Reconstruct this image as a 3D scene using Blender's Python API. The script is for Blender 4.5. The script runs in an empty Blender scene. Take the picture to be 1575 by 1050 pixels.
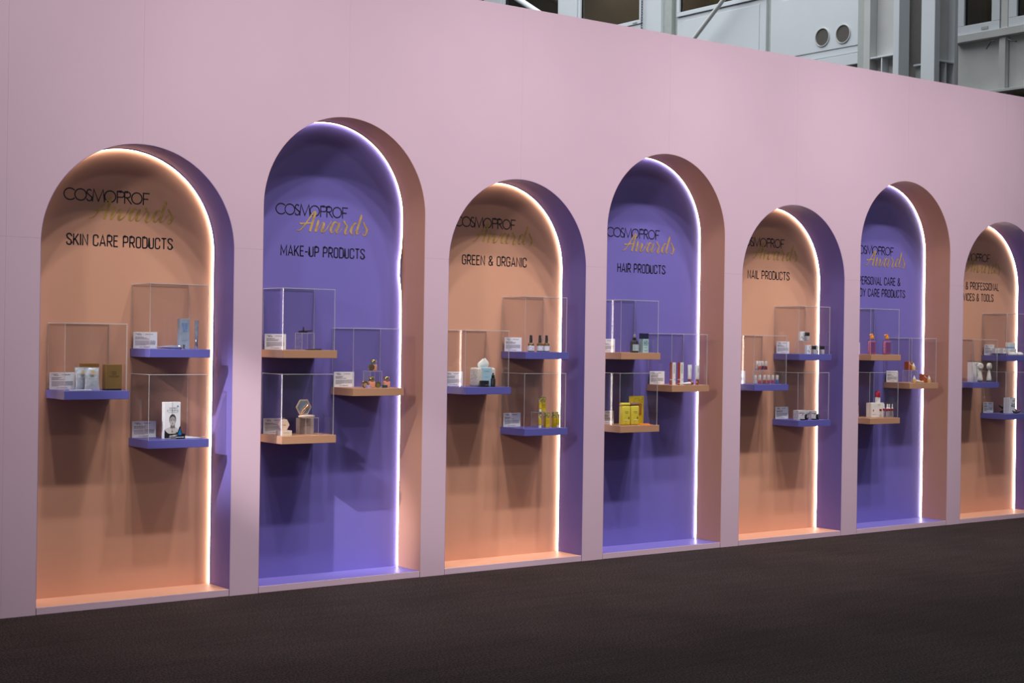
import bpy, bmesh, math, random
from mathutils import Matrix, Vector
random.seed(7)
PI = math.pi
sc = bpy.context.scene
col = sc.collection

# ------------------------------------------------------------------ camera
CAM = Vector((-3.0118, -8.2130, 1.5470))
YAW, PIT, ROL = 0.64932, -0.00252, 0.01478
fw = Vector((math.sin(YAW)*math.cos(PIT), math.cos(YAW)*math.cos(PIT), math.sin(PIT)))
rt0 = Vector((math.cos(YAW), -math.sin(YAW), 0))
up0 = rt0.cross(fw)
rt = math.cos(ROL)*rt0 + math.sin(ROL)*up0
up = -math.sin(ROL)*rt0 + math.cos(ROL)*up0
cam = bpy.data.objects.new('camera', bpy.data.cameras.new('camera'))
col.objects.link(cam)
cam.data.sensor_width = 36.0
cam.data.lens = 2366.27*36/1575
cam.data.clip_end = 200
m = Matrix((rt, up, -fw)).transposed().to_4x4()
m.translation = CAM
cam.matrix_world = m
sc.camera = cam

# ------------------------------------------------------------------ light
w = bpy.data.worlds.new('hall_ambience')
sc.world = w
w.use_nodes = True
bg = w.node_tree.nodes['Background']
bg.inputs['Color'].default_value = (0.80, 0.86, 1.0, 1)
bg.inputs['Strength'].default_value = 0.13
sc.view_settings.view_transform = 'Standard'
sc.view_settings.look = 'None'
sc.view_settings.gamma = 1
sc.view_settings.use_curve_mapping = False
sc.view_settings.exposure = 0.0
sc.cycles.max_bounces = 10
sc.cycles.transparent_max_bounces = 40
sc.cycles.caustics_reflective = False
sc.cycles.caustics_refractive = False
sc.cycles.sample_clamp_indirect = 6.0


def spot(name, loc, target, power, angle, blend=0.6, size=0.07, color=(1, 0.955, 0.925)):
    L = bpy.data.lights.new(name, 'SPOT')
    L.energy = power
    L.spot_size = math.radians(angle)
    L.spot_blend = blend
    L.shadow_soft_size = size
    L.color = color
    o = bpy.data.objects.new(name, L)
    col.objects.link(o)
    o.location = loc
    d = Vector(target) - Vector(loc)
    o.rotation_euler = d.to_track_quat('-Z', 'Y').to_euler()
    return o


# two rows of truss spotlights in front of the wall, high up
for x, p in ((-0.6, 290), (0.85, 350), (2.3, 390), (3.65, 430), (5.0, 450), (6.35, 450), (7.7, 410), (9.05, 300)):
    spot('truss_spotlight', (x, -3.3, 7.2), (x, 0, 1.5), p, 52, 1.0, 0.11)
for x, p in ((0.3, 380), (2.1, 470), (3.9, 510), (5.7, 510), (7.5, 430), (9.3, 260)):
    spot('truss_spotlight', (x, -2.45, 7.3), (x, 0, 0.8), p, 52, 1.0, 0.11)
# flatter row further out in the hall
for x, p in ((0.4, 120), (4.5, 170), (8.5, 130)):
    spot('hall_spotlight', (x, -7.0, 6.6), (x, 0, 2.6), p, 60, 0.9, 0.2)
# added broad fill from the far left, out of view, to brighten the reveals
spot('reveal_fill', (-8.0, -6.0, 5.0), (5.5, 0, 1.0), 1250, 40, 1.0, 0.6)
# narrow profile spots shooting along the wall from the left
spot('profile_spotlight', (-6.0, -2.9, 5.9), (1.2, 0.0, 0.98), 5000, 6.0, 1.0, 0.04)
spot('profile_spotlight', (-4.2, -2.9, 6.2), (2.55, 0.0, 0.62), 1300, 5.5, 1.0, 0.04)
# unseen overhead area fill, added to brighten the facade
A = bpy.data.lights.new('facade_fill', 'AREA')
A.shape = 'RECTANGLE'
A.size = 14
A.size_y = 16
A.energy = 3100
A.color = (0.95, 0.97, 1.0)
ao = bpy.data.objects.new('facade_fill', A)
col.objects.link(ao)
ao.location = (8.0, 9.5, 14)

# ------------------------------------------------------------------ materials
MATS = {}


def mat(name, color, rough=0.5, metal=0.0, var=0.05, scale=14.0, spec=0.5, bump=0.0, bscale=300.0, emit=None, coat=0.0):
    if name in MATS:
        return MATS[name]
    M = bpy.data.materials.new(name)
    M.use_nodes = True
    nt = M.node_tree
    b = nt.nodes['Principled BSDF']
    tc = nt.nodes.new('ShaderNodeTexCoord')
    nz = nt.nodes.new('ShaderNodeTexNoise')
    nz.inputs['Scale'].default_value = scale
    nz.inputs['Detail'].default_value = 4
    nt.links.new(tc.outputs['Object'], nz.inputs['Vector'])
    rp = nt.nodes.new('ShaderNodeValToRGB')
    c = Vector(color)
    rp.color_ramp.elements[0].position = 0.3
    rp.color_ramp.elements[1].position = 0.7
    rp.color_ramp.elements[0].color = (*(c*(1-var)), 1)
    rp.color_ramp.elements[1].color = (*[min(1, v) for v in c*(1+var)], 1)
    nt.links.new(nz.outputs['Fac'], rp.inputs['Fac'])
    nt.links.new(rp.outputs['Color'], b.inputs['Base Color'])
    b.inputs['Roughness'].default_value = rough
    b.inputs['Metallic'].default_value = metal
    b.inputs['Specular IOR Level'].default_value = spec
    b.inputs['Coat Weight'].default_value = coat
    if bump:
        n2 = nt.nodes.new('ShaderNodeTexNoise')
        n2.inputs['Scale'].default_value = bscale
        n2.inputs['Detail'].default_value = 3
        nt.links.new(tc.outputs['Object'], n2.inputs['Vector'])
        bp = nt.nodes.new('ShaderNodeBump')
        bp.inputs['Strength'].default_value = bump
        bp.inputs['Distance'].default_value = 0.004
        nt.links.new(n2.outputs['Fac'], bp.inputs['Height'])
        nt.links.new(bp.outputs['Normal'], b.inputs['Normal'])
    if emit:
        b.inputs['Emission Color'].default_value = (*emit[0], 1)
        b.inputs['Emission Strength'].default_value = emit[1]
    MATS[name] = M
    return M


def srgb(r, g, b):
    f = lambda v: (v/255/12.92) if v/255 <= 0.04045 else ((v/255+0.055)/1.055)**2.4
    return (f(r), f(g), f(b))


def clear(name, tint=(0.985, 0.985, 0.985), ior=1.47, rough=0.01, haze=0.0):
    if name in MATS:
        return MATS[name]
    M = bpy.data.materials.new(name)
    M.use_nodes = True
    nt = M.node_tree
    for n in list(nt.nodes):
        nt.nodes.remove(n)
    out = nt.nodes.new('ShaderNodeOutputMaterial')
    mx = nt.nodes.new('ShaderNodeMixShader')
    lw = nt.nodes.new('ShaderNodeLayerWeight')   # Schlick reflectance, the same from both faces of a thin sheet
    pw = nt.nodes.new('ShaderNodeMath')
    pw.operation = 'POWER'
    pw.inputs[1].default_value = 5.0
    nt.links.new(lw.outputs['Facing'], pw.inputs[0])
    fr = nt.nodes.new('ShaderNodeMapRange')
    fr.inputs[3].default_value = ((ior-1)/(ior+1))**2
    fr.inputs[4].default_value = 1.0
    nt.links.new(pw.outputs[0], fr.inputs[0])
    tr = nt.nodes.new('ShaderNodeBsdfTransparent')
    tr.inputs['Color'].default_value = (*tint, 1)
    gl = nt.nodes.new('ShaderNodeBsdfGlossy')
    gl.inputs['Roughness'].default_value = rough
    nt.links.new(fr.outputs[0], mx.inputs['Fac'])
    src = tr
    if haze:
        df = nt.nodes.new('ShaderNodeBsdfDiffuse')
        df.inputs['Color'].default_value = (0.9, 0.9, 0.92, 1)
        tl = nt.nodes.new('ShaderNodeBsdfTranslucent')
        tl.inputs['Color'].default_value = (0.9, 0.9, 0.92, 1)
        m0 = nt.nodes.new('ShaderNodeMixShader')
        m0.inputs['Fac'].default_value = 0.5
        nt.links.new(df.outputs[0], m0.inputs[1])
        nt.links.new(tl.outputs[0], m0.inputs[2])
        m1 = nt.nodes.new('ShaderNodeMixShader')
        m1.inputs['Fac'].default_value = haze
        nt.links.new(tr.outputs[0], m1.inputs[1])
        nt.links.new(m0.outputs[0], m1.inputs[2])
        src = m1
    nt.links.new(src.outputs[0], mx.inputs[1])
    nt.links.new(gl.outputs[0], mx.inputs[2])
    nt.links.new(mx.outputs[0], out.inputs['Surface'])
    MATS[name] = M
    return M


def emitter(name, color, strength):
    M = bpy.data.materials.new(name)
    M.use_nodes = True
    nt = M.node_tree
    for n in list(nt.nodes):
        nt.nodes.remove(n)
    out = nt.nodes.new('ShaderNodeOutputMaterial')
    e = nt.nodes.new('ShaderNodeEmission')
    e.inputs['Color'].default_value = (*color, 1)
    e.inputs['Strength'].default_value = strength
    nt.links.new(e.outputs[0], out.inputs['Surface'])
    MATS[name] = M
    return M


PINK = mat('pink_wall_paint', (0.615, 0.435, 0.54), 0.55, var=0.012, scale=3, spec=0.35, bump=0.05, bscale=160)
ORANGE = mat('apricot_paint', (0.66, 0.335, 0.222), 0.5, var=0.012, scale=3, spec=0.35, bump=0.03, bscale=160)
PURPLE = mat('violet_paint', (0.170, 0.140, 0.47), 0.42, var=0.012, scale=3, spec=0.4, bump=0.03, bscale=160)
SHELFP = mat('violet_laminate', (0.098, 0.094, 0.345), 0.4, var=0.01, spec=0.5)
SHELFO = mat('apricot_laminate', (0.43, 0.225, 0.135), 0.4, var=0.01, spec=0.5)
LETTER = mat('black_vinyl', (0.006, 0.006, 0.012), 0.45)
GOLD = mat('gold_foil', (0.72, 0.46, 0.16), 0.42, metal=0.55, var=0.28, scale=26)
DULLGOLD = mat('dull_gold_foil', (0.52, 0.315, 0.085), 0.45, metal=0.15, var=0.28, scale=26)
ACRYL = clear('clear_acrylic', (0.993, 0.991, 0.994))
AEDGE = clear('acrylic_edge', (0.9, 0.9, 0.9), rough=0.15, haze=0.58)
LED = emitter('led_white', (1.0, 0.88, 0.77), 16.0)
WHITE = mat('white_card', (0.80, 0.80, 0.84), 0.5, var=0.01)
INK = mat('grey_ink', (0.16, 0.16, 0.19), 0.6)
BLACKINK = mat('black_ink', (0.012, 0.012, 0.015), 0.5)
BLACK = mat('black_plastic', (0.012, 0.011, 0.014), 0.28)


# ------------------------------------------------------------------ mesh builder
class MB:
    def __init__(self):
        self.v, self.f, self.mi, self.k = [], [], [], 0

    def face(self, idx):
        self.f.append(tuple(idx))
        self.mi.append(self.k)

    def box(self, x0, x1, y0, y1, z0, z1):
        n = len(self.v)
        self.v += [(x, y, z) for z in (z0, z1) for y in (y0, y1) for x in (x0, x1)]
        for q in ((0, 2, 3, 1), (4, 5, 7, 6), (0, 1, 5, 4), (2, 6, 7, 3), (0, 4, 6, 2), (1, 3, 7, 5)):
            self.face(n+i for i in q)
        return self

    def prism(self, pts, a0, a1, axis='y'):
        """polygon pts in (x,z) extruded along y, or (x,y) along z, or (y,z) along x"""
        n = len(self.v)
        N = len(pts)
        for a in (a0, a1):
            for p, q in pts:
                self.v.append({'y': (p, a, q), 'z': (p, q, a), 'x': (a, p, q)}[axis])
        self.face(range(n, n+N))
        self.face(range(n+2*N-1, n+N-1, -1))
        for i in range(N):
            j = (i+1) % N
            self.face((n+i, n+N+i, n+N+j, n+j))
        return self

    def loft(self, secs, seg=16, c=(0, 0), power=2.0, cap=True):
        """secs: (z, rx, ry[, dx, dy]) super-ellipses stacked upwards"""
        n = len(self.v)
        for s in secs:
            z, rx, ry = s[:3]
            dx, dy = (s[3], s[4]) if len(s) > 3 else (0, 0)
            for i in range(seg):
                t = 2*PI*i/seg
                ct, st = math.cos(t), math.sin(t)
                e = 2/power
                self.v.append((c[0]+dx+rx*math.copysign(abs(ct)**e, ct), c[1]+dy+ry*math.copysign(abs(st)**e, st), z))
        for k in range(len(secs)-1):
            for i in range(seg):
                j = (i+1) % seg
                self.face((n+k*seg+i, n+k*seg+j, n+(k+1)*seg+j, n+(k+1)*seg+i))
        if cap:
            self.face(range(n+seg-1, n-1, -1))
            self.face(range(n+(len(secs)-1)*seg, n+len(secs)*seg))
        return self

    def lathe(self, prof, seg=18, c=(0, 0)):
        return self.loft([(z, r, r) for r, z in prof], seg, c)

    def tube(self, path, r, seg=8):
        n = len(self.v)
        P = [Vector(p) for p in path]
        for i, p in enumerate(P):
            d = (P[min(i+1, len(P)-1)] - P[max(i-1, 0)]).normalized()
            a = d.cross(Vector((0, 0, 1)))
            if a.length < 1e-4:
                a = d.cross(Vector((1, 0, 0)))
            a.normalize()
            b = d.cross(a)
            rr = r[i] if isinstance(r, (list, tuple)) else r
            for k in range(seg):
                t = 2*PI*k/seg
                self.v.append(tuple(p + a*rr*math.cos(t) + b*rr*math.sin(t)))
        for i in range(len(P)-1):
            for k in range(seg):
                j = (k+1) % seg
                self.face((n+i*seg+k, n+i*seg+j, n+(i+1)*seg+j, n+(i+1)*seg+k))
        self.face(range(n+seg-1, n-1, -1))
        self.face(range(n+(len(P)-1)*seg, n+len(P)*seg))
        return self

    def ribbon(self, pts, wd, y=0.0, capx=0.0):
        """flat stroke in the xz plane at depth y, facing -y; pts (x,z) or (x,z,width)"""
        P = [Vector((p[0], p[1])) for p in pts]
        Wd = [p[2] if len(p) > 2 else wd for p in pts]
        if capx:
            P[0] = P[0] + (P[0]-P[1]).normalized()*capx
            P[-1] = P[-1] + (P[-1]-P[-2]).normalized()*capx
        n = len(self.v)
        for i, p in enumerate(P):
            d0 = (p-P[i-1]).normalized() if i else None
            d1 = (P[i+1]-p).normalized() if i < len(P)-1 else None
            if d0 is None:
                d0 = d1
            if d1 is None:
                d1 = d0
            t = d0+d1
            t = t.normalized() if t.length > 1e-6 else d1
            k = max(0.45, t.dot(d1))
            nm = Vector((-t.y, t.x))*(Wd[i]/2/k)
            self.v.append((p.x+nm.x, y, p.y+nm.y))
            self.v.append((p.x-nm.x, y, p.y-nm.y))
        for i in range(len(P)-1):
            self.face((n+2*i, n+2*i+1, n+2*i+3, n+2*i+2))
        return self

    def quad(self, x0, x1, z0, z1, y):
        n = len(self.v)
        self.v += [(x0, y, z0), (x1, y, z0), (x1, y, z1), (x0, y, z1)]
        self.face((n, n+1, n+2, n+3))
        return self

    def poly(self, pts, y):
        n = len(self.v)
        self.v += [(p, y, q) for p, q in pts]
        self.face(range(n, n+len(pts)))
        return self

    def xf(self, M, start=0):
        for i in range(start, len(self.v)):
            self.v[i] = tuple(M @ Vector(self.v[i]))
        return self

    def mesh(self, name, mats, smooth=False, bevel=0.0, segs=1, fix=True):
        me = bpy.data.meshes.new(name)
        me.from_pydata(self.v, [], self.f)
        if not isinstance(mats, (list, tuple)):
            mats = [mats]
        for q in mats:
            me.materials.append(q)
        me.polygons.foreach_set('material_index', self.mi)
        bm = bmesh.new()
        bm.from_mesh(me)
        if fix:
            bmesh.ops.remove_doubles(bm, verts=bm.verts, dist=1e-6)
            bmesh.ops.recalc_face_normals(bm, faces=bm.faces)
        if bevel:
            es = [e for e in bm.edges if len(e.link_faces) == 2 and e.calc_face_angle(0) > 0.5]
            bmesh.ops.bevel(bm, geom=es, offset=bevel, segments=segs, affect='EDGES', profile=0.5)
        bm.to_mesh(me)
        bm.free()
        if smooth:
            me.polygons.foreach_set('use_smooth', [True]*len(me.polygons))
            try:
                me.set_sharp_from_angle(angle=math.radians(38))
            except Exception:
                pass
        return me


def link(name, me, parent=None):
    o = bpy.data.objects.new(name, me)
    col.objects.link(o)
    o.parent = parent
    return o


def part(name, mb, mats, parent, smooth=False, bevel=0.0, segs=1, fix=True, label=None):
    o = link(name, mb.mesh(name, mats, smooth, bevel, segs, fix), parent)
    if label:
        o['label'] = label
    return o


def tag(o, label, cat, group=None):
    o['label'] = label
    o['category'] = cat
    if group:
        o['group'] = group
    return o


def thing(name, label, cat, loc=(0, 0, 0), rz=0.0, group=None):
    o = bpy.data.objects.new(name, None)
    col.objects.link(o)
    o.empty_display_size = 0.05
    o.location = loc
    o.rotation_euler = (0, 0, rz)
    return tag(o, label, cat, group)


def struct(name, parent=None):
    o = bpy.data.objects.new(name, None)
    col.objects.link(o)
    o.parent = parent
    o['kind'] = 'structure'
    return o


def copy_tree(o, parent=None):
    c = o.copy()
    col.objects.link(c)
    c.parent = parent
    for ch in list(o.children):
        copy_tree(ch, c)
    return c


def arc(cx, cz, rx, rz, a0, a1, n=8):
    return [(cx+rx*math.cos(math.radians(a0+(a1-a0)*i/n)), cz+rz*math.sin(math.radians(a0+(a1-a0)*i/n))) for i in range(n+1)]


# ------------------------------------------------------------------ stroke lettering
def glyphs_condensed():
    W, r = 0.36, 0.15
    rx = 0.18
    top = lambda a0, a1: arc(rx, 1-r, rx, r, a0, a1, 8)
    bot = lambda a0, a1: arc(rx, r, rx, r, a0, a1, 8)
    G = {}
    G['O'] = (W, [top(0, 180) + bot(180, 360) + [(W, 1-r)]])
    G['C'] = (W, [[(W, 0.70)] + top(0, 180) + bot(180, 360) + [(W, 0.30)]])
    G['G'] = (W, [[(W, 0.70)] + top(0, 180) + bot(180, 360) + [(W, 0.48), (W*0.52, 0.48)]])
    G['U'] = (W, [[(0, 1), (0, r)] + bot(180, 360) + [(W, 1)]])
    G['S'] = (W, [[(W, 0.74)] + top(0, 180) + [(0.01, 0.74), (0.06, 0.62), (0.30, 0.42), (W-0.01, 0.30)] + [(W, r)] + bot(360, 180) + [(0, 0.27)]])
    G['D'] = (W, [[(0, 0), (0, 1), (rx, 1)] + arc(rx, 1-r, rx, r, 90, 0, 6) + arc(rx, r, rx, r, 0, -90, 6) + [(0, 0)]])
    bowl = [(0, 1), (rx, 1)] + arc(rx, 1-r, rx, r, 90, 0, 6) + arc(rx, 0.44+r, rx, r, 0, -90, 6) + [(0, 0.44)]
    G['P'] = (W, [[(0, 0), (0, 1)], bowl])
    G['R'] = (W, [[(0, 0), (0, 1)], bowl, [(rx*0.9, 0.44), (W+0.01, 0)]])
    G['B'] = (W, [[(0, 0), (0, 1)], [(0, 1), (rx, 1)] + arc(rx, 1-r, rx, r, 90, 0, 6) + arc(rx, 0.52+r, rx, r, 0, -90, 6) + [(0, 0.52)],
                  [(rx, 0.52)] + arc(rx, 0.52-r, rx+0.01, r, 90, 0, 6) + arc(rx, r, rx+0.01, r, 0, -90, 6) + [(0, 0)]])
    G['E'] = (0.30, [[(0.30, 1), (0, 1), (0, 0), (0.30, 0)], [(0, 0.53), (0.26, 0.53)]])
    G['F'] = (0.29, [[(0.29, 1), (0, 1), (0, 0)], [(0, 0.52), (0.25, 0.52)]])
    G['H'] = (W, [[(0, 0), (0, 1)], [(W, 0), (W, 1)], [(0, 0.53), (W, 0.53)]])
    G['I'] = (0.0, [[(0, 0), (0, 1)]])
    G['K'] = (0.38, [[(0, 0), (0, 1)], [(0.36, 1), (0.0, 0.36)], [(0.12, 0.56), (0.39, 0)]])
    G['L'] = (0.27, [[(0, 1), (0, 0), (0.27, 0)]])
    G['M'] = (0.52, [[(0, 0), (0, 1), (0.26, 0.22), (0.52, 1), (0.52, 0)]])
    G['N'] = (0.38, [[(0, 0), (0, 1), (0.38, 0), (0.38, 1)]])
    G['T'] = (0.36, [[(0, 1), (0.36, 1)], [(0.18, 1), (0.18, 0)]])
    G['V'] = (0.42, [[(0, 1), (0.21, 0), (0.42, 1)]])
    G['Y'] = (0.42, [[(0, 1), (0.21, 0.44), (0.42, 1)], [(0.21, 0.44), (0.21, 0)]])
    G['A'] = (0.42, [[(0, 0), (0.21, 1), (0.42, 0)], [(0.07, 0.27), (0.35, 0.27)]])
    G['-'] = (0.22, [[(0, 0.44), (0.22, 0.44)]])
    G['&'] = (0.44, [[(0.44, 0)] + [(0.30, 0.24), (0.13, 0.60), (0.07, 0.80)] + arc(0.20, 0.84, 0.13, 0.16, 165, 0, 6) + [(0.31, 0.74), (0.14, 0.50), (0.02, 0.34)] + arc(0.19, 0.18, 0.18, 0.18, 160, 300, 6) + [(0.36, 0.18), (0.42, 0.46)]])
    return G


GLY = glyphs_condensed()


def text_line(mb, s, xc, z0, h, y, gap=0.17, space=0.30, sw=0.115, width=None):
    """condensed lettering centred on xc, baseline z0, cap height h"""
    adv = 0
    runs = []
    for ch in s:
        if ch == ' ':
            adv += space
            continue
        wd, st = GLY[ch]
        runs.append((adv, st))
        adv += wd + gap
    total = adv - gap
    k = h if width is None else width/total
    x0 = xc - total*k/2
    for a, st in runs:
        for pl in st:
            ins = [(x0+(a+p)*k, z0 + (sw/2+q*(1-sw))*h) for p, q in pl]
            mb.ribbon(ins, sw*h*0.98, y, capx=0.0 if len(pl) > 8 else sw*h*0.2)
    return total*k


# spaced-out geometric logo word: (fraction of width where the letter starts, ends)
def logo_word(mb, x0, x1, z0, z1, y, sw=0.098):
    Wt, H = x1-x0, z1-z0
    s = sw*H
    X = lambda u: x0+u*Wt
    zc, rz = (z0+z1)/2, H/2-s/2

    def ring(a, b, a0, a1, n=28):
        rx = (X(b)-X(a))/2 - s/2
        mb.ribbon(arc((X(a)+X(b))/2, zc, rx, rz, a0, a1, n), s, y)
    ring(0.0, 0.150, 40, 320)
    ring(0.122, 0.266, 0, 360)
    # S
    cx, rw = X(0.293), (X(0.331)-X(0.256))/2 - s/2
    mb.ribbon(arc(cx, zc+rz*0.52, rw*0.86, rz*0.48, 30, 190, 8) + [(cx-rw*0.6, zc+rz*0.25), (cx+rw*0.55, zc-rz*0.18)] + arc(cx, zc-rz*0.48, rw, rz*0.52, 20, -165, 10), s, y)
    # M
    mb.ribbon([(X(0.329), z0), (X(0.345), z1), (X(0.398), z0+s*0.6), (X(0.452), z1), (X(0.470), z0)], s, y)
    ring(0.463, 0.605, 0, 360)

    def bowl(a, b):
        xa, xb = X(a)+s/2, X(b)-s/2
        r2 = rz*0.5
        mb.ribbon([(xa, z0), (xa, z1)], s, y)
        mb.ribbon([(xa, z1-s/2), (xb-r2, z1-s/2)] + arc(xb-r2, z1-s/2-r2, r2, r2, 90, -90, 10) + [(xa, z1-s/2-2*r2)], s, y)
        return xa, xb, z1-s/2-2*r2
    bowl(0.610, 0.706)
    xa, xb, zm = bowl(0.697, 0.778)
    mb.ribbon([(xa+(xb-xa)*0.35, zm), (X(0.785), z0)], s, y)
    ring(0.779, 0.915, 0, 360)
    xa = X(0.918)+s/2
    mb.ribbon([(xa, z0), (xa, z1)], s, y)
    mb.ribbon([(xa, z1-s/2), (X(1.0), z1-s/2)], s, y)
    mb.ribbon([(xa, zc-s*0.2), (X(0.984), zc-s*0.2)], s, y)


SCRIPT = [[(0.373, 2.199, 0.0021), (0.386, 2.197, 0.0056), (0.405, 2.208, 0.0077), (0.431, 2.237, 0.0091), (0.461, 2.277, 0.0091), (0.488, 2.312, 0.0084), (0.499, 2.325, 0.0056)], [(0.502, 2.326, 0.007), (0.505, 2.315, 0.0148), (0.494, 2.284, 0.0162), (0.483, 2.246, 0.0169), (0.472, 2.215, 0.0169), (0.467, 2.195, 0.014)], [(0.392, 2.246, 0.0035), (0.4, 2.242, 0.0098), (0.42, 2.243, 0.0091), (0.45, 2.247, 0.0084), (0.489, 2.25, 0.0056)], [(0.521, 2.269, 0.007), (0.526, 2.261, 0.0155), (0.518, 2.235, 0.0162), (0.507, 2.207, 0.0162), (0.509, 2.194, 0.0105)], [(0.513, 2.197, 0.0035), (0.532, 2.222, 0.0035), (0.551, 2.247, 0.0042), (0.56, 2.257, 0.007)], [(0.562, 2.257, 0.007), (0.568, 2.248, 0.0155), (0.557, 2.22, 0.0176), (0.551, 2.203, 0.0162), (0.559, 2.193, 0.0084)], [(0.559, 2.194, 0.0077), (0.579, 2.207, 0.007), (0.6, 2.236, 0.0063), (0.617, 2.261, 0.0049), (0.621, 2.274, 0.0014)], [(0.664, 2.256, 0.0042), (0.652, 2.264, 0.0091), (0.639, 2.258, 0.0126), (0.625, 2.234, 0.0162), (0.618, 2.213, 0.0169), (0.622, 2.198, 0.0126), (0.632, 2.195, 0.0063)], [(0.632, 2.194, 0.0042), (0.649, 2.215, 0.0035), (0.668, 2.246, 0.0035), (0.676, 2.261, 0.0063)], [(0.68, 2.264, 0.0091), (0.68, 2.254, 0.0126), (0.669, 2.226, 0.014), (0.659, 2.205, 0.0148), (0.667, 2.193, 0.0077)], [(0.667, 2.193, 0.0049), (0.685, 2.206, 0.0028), (0.704, 2.231, 0.0025), (0.72, 2.251, 0.0025)], [(0.717, 2.277, 0.014), (0.718, 2.266, 0.0126), (0.728, 2.253, 0.0105), (0.736, 2.242, 0.0126), (0.728, 2.219, 0.0148), (0.721, 2.201, 0.0155), (0.727, 2.189, 0.0084)], [(0.727, 2.189, 0.0049), (0.741, 2.199, 0.0028), (0.756, 2.217, 0.0021)], [(0.812, 2.258, 0.0035), (0.799, 2.265, 0.0084), (0.784, 2.253, 0.0126), (0.772, 2.232, 0.0162), (0.766, 2.214, 0.0169), (0.771, 2.198, 0.0119), (0.779, 2.195, 0.0056)], [(0.779, 2.193, 0.0035), (0.796, 2.212, 0.0028), (0.812, 2.237, 0.0028)], [(0.837, 2.321, 0.0042), (0.843, 2.313, 0.0155), (0.833, 2.283, 0.0155), (0.82, 2.245, 0.0155), (0.808, 2.21, 0.0162), (0.813, 2.194, 0.0091)], [(0.815, 2.194, 0.0042), (0.833, 2.207, 0.0025), (0.852, 2.233, 0.0021), (0.864, 2.245, 0.0021)], [(0.862, 2.276, 0.014), (0.862, 2.268, 0.0126), (0.872, 2.251, 0.0119), (0.883, 2.231, 0.014), (0.883, 2.213, 0.0126), (0.873, 2.194, 0.0091), (0.863, 2.188, 0.0049)], [(0.863, 2.188, 0.0049), (0.855, 2.195, 0.0042), (0.861, 2.205, 0.0025), (0.881, 2.219, 0.0021), (0.897, 2.228, 0.0018), (0.915, 2.241, 0.0011)]]


def smooth_stroke(pts, n=4):
    P = [Vector(p) for p in pts]
    out = []
    for i in range(len(P)-1):
        p0, p1, p2, p3 = P[max(i-1, 0)], P[i], P[i+1], P[min(i+2, len(P)-1)]
        for k in range(n):
            t = k/n
            q = 0.5*((2*p1) + (p2-p0)*t + (2*p0-5*p1+4*p2-p3)*t*t + (3*p1-p0-3*p2+p3)*t**3)
            out.append((q.x, q.y, max(q.z, 0.0006)))
    out.append(tuple(P[-1]))
    return out


def script_word(mb, y, f=lambda p: p, k=1.0):
    for i, st in enumerate(SCRIPT):
        q = smooth_stroke(st)
        q = [(*f((a, b)), c*k) for a, b, c in q]
        mb.ribbon(q, 0, y - 0.00001*i)


# ------------------------------------------------------------------ the setting
P, W, R_, STEP, D = 1.35, 1.158, 0.579, 0.0397, 0.2667
HS, HT, HW, SEAM = 2.609, 2.893, 3.763, 2.05
NA = 7
HGT = [HS, HT, HS, HT, HS, HT, HS+0.022]
cx = [i*P + R_ for i in range(NA)]

# floor
CARPET = bpy.data.materials.new('dark_carpet')
CARPET.use_nodes = True
nt = CARPET.node_tree
b = nt.nodes['Principled BSDF']
tc = nt.nodes.new('ShaderNodeTexCoord')


def nz(scale, detail=3, vec=None):
    n = nt.nodes.new('ShaderNodeTexNoise')
    n.inputs['Scale'].default_value = scale
    n.inputs['Detail'].default_value = detail
    nt.links.new(vec if vec else tc.outputs['Object'], n.inputs['Vector'])
    return n


n1, n2 = nz(95, 5), nz(1.6, 3)
mpg = nt.nodes.new('ShaderNodeMapping')
mpg.inputs['Scale'].default_value = (0.6, 7.0, 1)
mpg.inputs['Rotation'].default_value = (0, 0, 0.06)
nt.links.new(tc.outputs['Object'], mpg.inputs['Vector'])
n3 = nz(2.2, 4, mpg.outputs['Vector'])
rp = nt.nodes.new('ShaderNodeValToRGB')
rp.color_ramp.elements[0].position = 0.40
rp.color_ramp.elements[0].color = (0.0075, 0.0052, 0.0052, 1)
rp.color_ramp.elements[1].position = 0.68
rp.color_ramp.elements[1].color = (0.062, 0.041, 0.038, 1)
nt.links.new(n1.outputs['Fac'], rp.inputs['Fac'])
m1 = nt.nodes.new('ShaderNodeMix')
m1.data_type = 'RGBA'
m1.blend_type = 'MULTIPLY'
m1.inputs['Factor'].default_value = 1.0
ad = nt.nodes.new('ShaderNodeMath')
ad.operation = 'ADD'
nt.links.new(n2.outputs['Fac'], ad.inputs[0])
nt.links.new(n3.outputs['Fac'], ad.inputs[1])
r2 = nt.nodes.new('ShaderNodeMapRange')
r2.inputs[1].default_value = 0.6
r2.inputs[2].default_value = 1.4
r2.inputs[3].default_value = 0.65
r2.inputs[4].default_value = 1.35
nt.links.new(ad.outputs[0], r2.inputs[0])
nt.links.new(rp.outputs['Color'], m1.inputs[6])
nt.links.new(r2.outputs[0], m1.inputs[7])
nt.links.new(m1.outputs[2], b.inputs['Base Color'])
b.inputs['Roughness'].default_value = 0.95
b.inputs['Specular IOR Level'].default_value = 0.15
bp = nt.nodes.new('ShaderNodeBump')
bp.inputs['Strength'].default_value = 0.6
bp.inputs['Distance'].default_value = 0.004
nt.links.new(n1.outputs['Fac'], bp.inputs['Height'])
nt.links.new(bp.outputs['Normal'], b.inputs['Normal'])
fl = part('floor', MB().box(-14, 24, -16, 26, -0.05, 0.0), CARPET, None)
fl['kind'] = 'structure'

# pink wall made of boards
wall = struct('wall_front')
RC = R_ + 0.002
TH = 0.006
GAPJ = 0.00025


def spring(i):
    return HGT[i]-R_


def side_x(i, z, s):
    """x of the arch outline i at height z on side s (-1 left, 1 right)"""
    dz = z - spring(i)
    h = RC if dz <= 0 else math.sqrt(max(RC*RC-dz*dz, 0))
    return cx[i] + s*h


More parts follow.
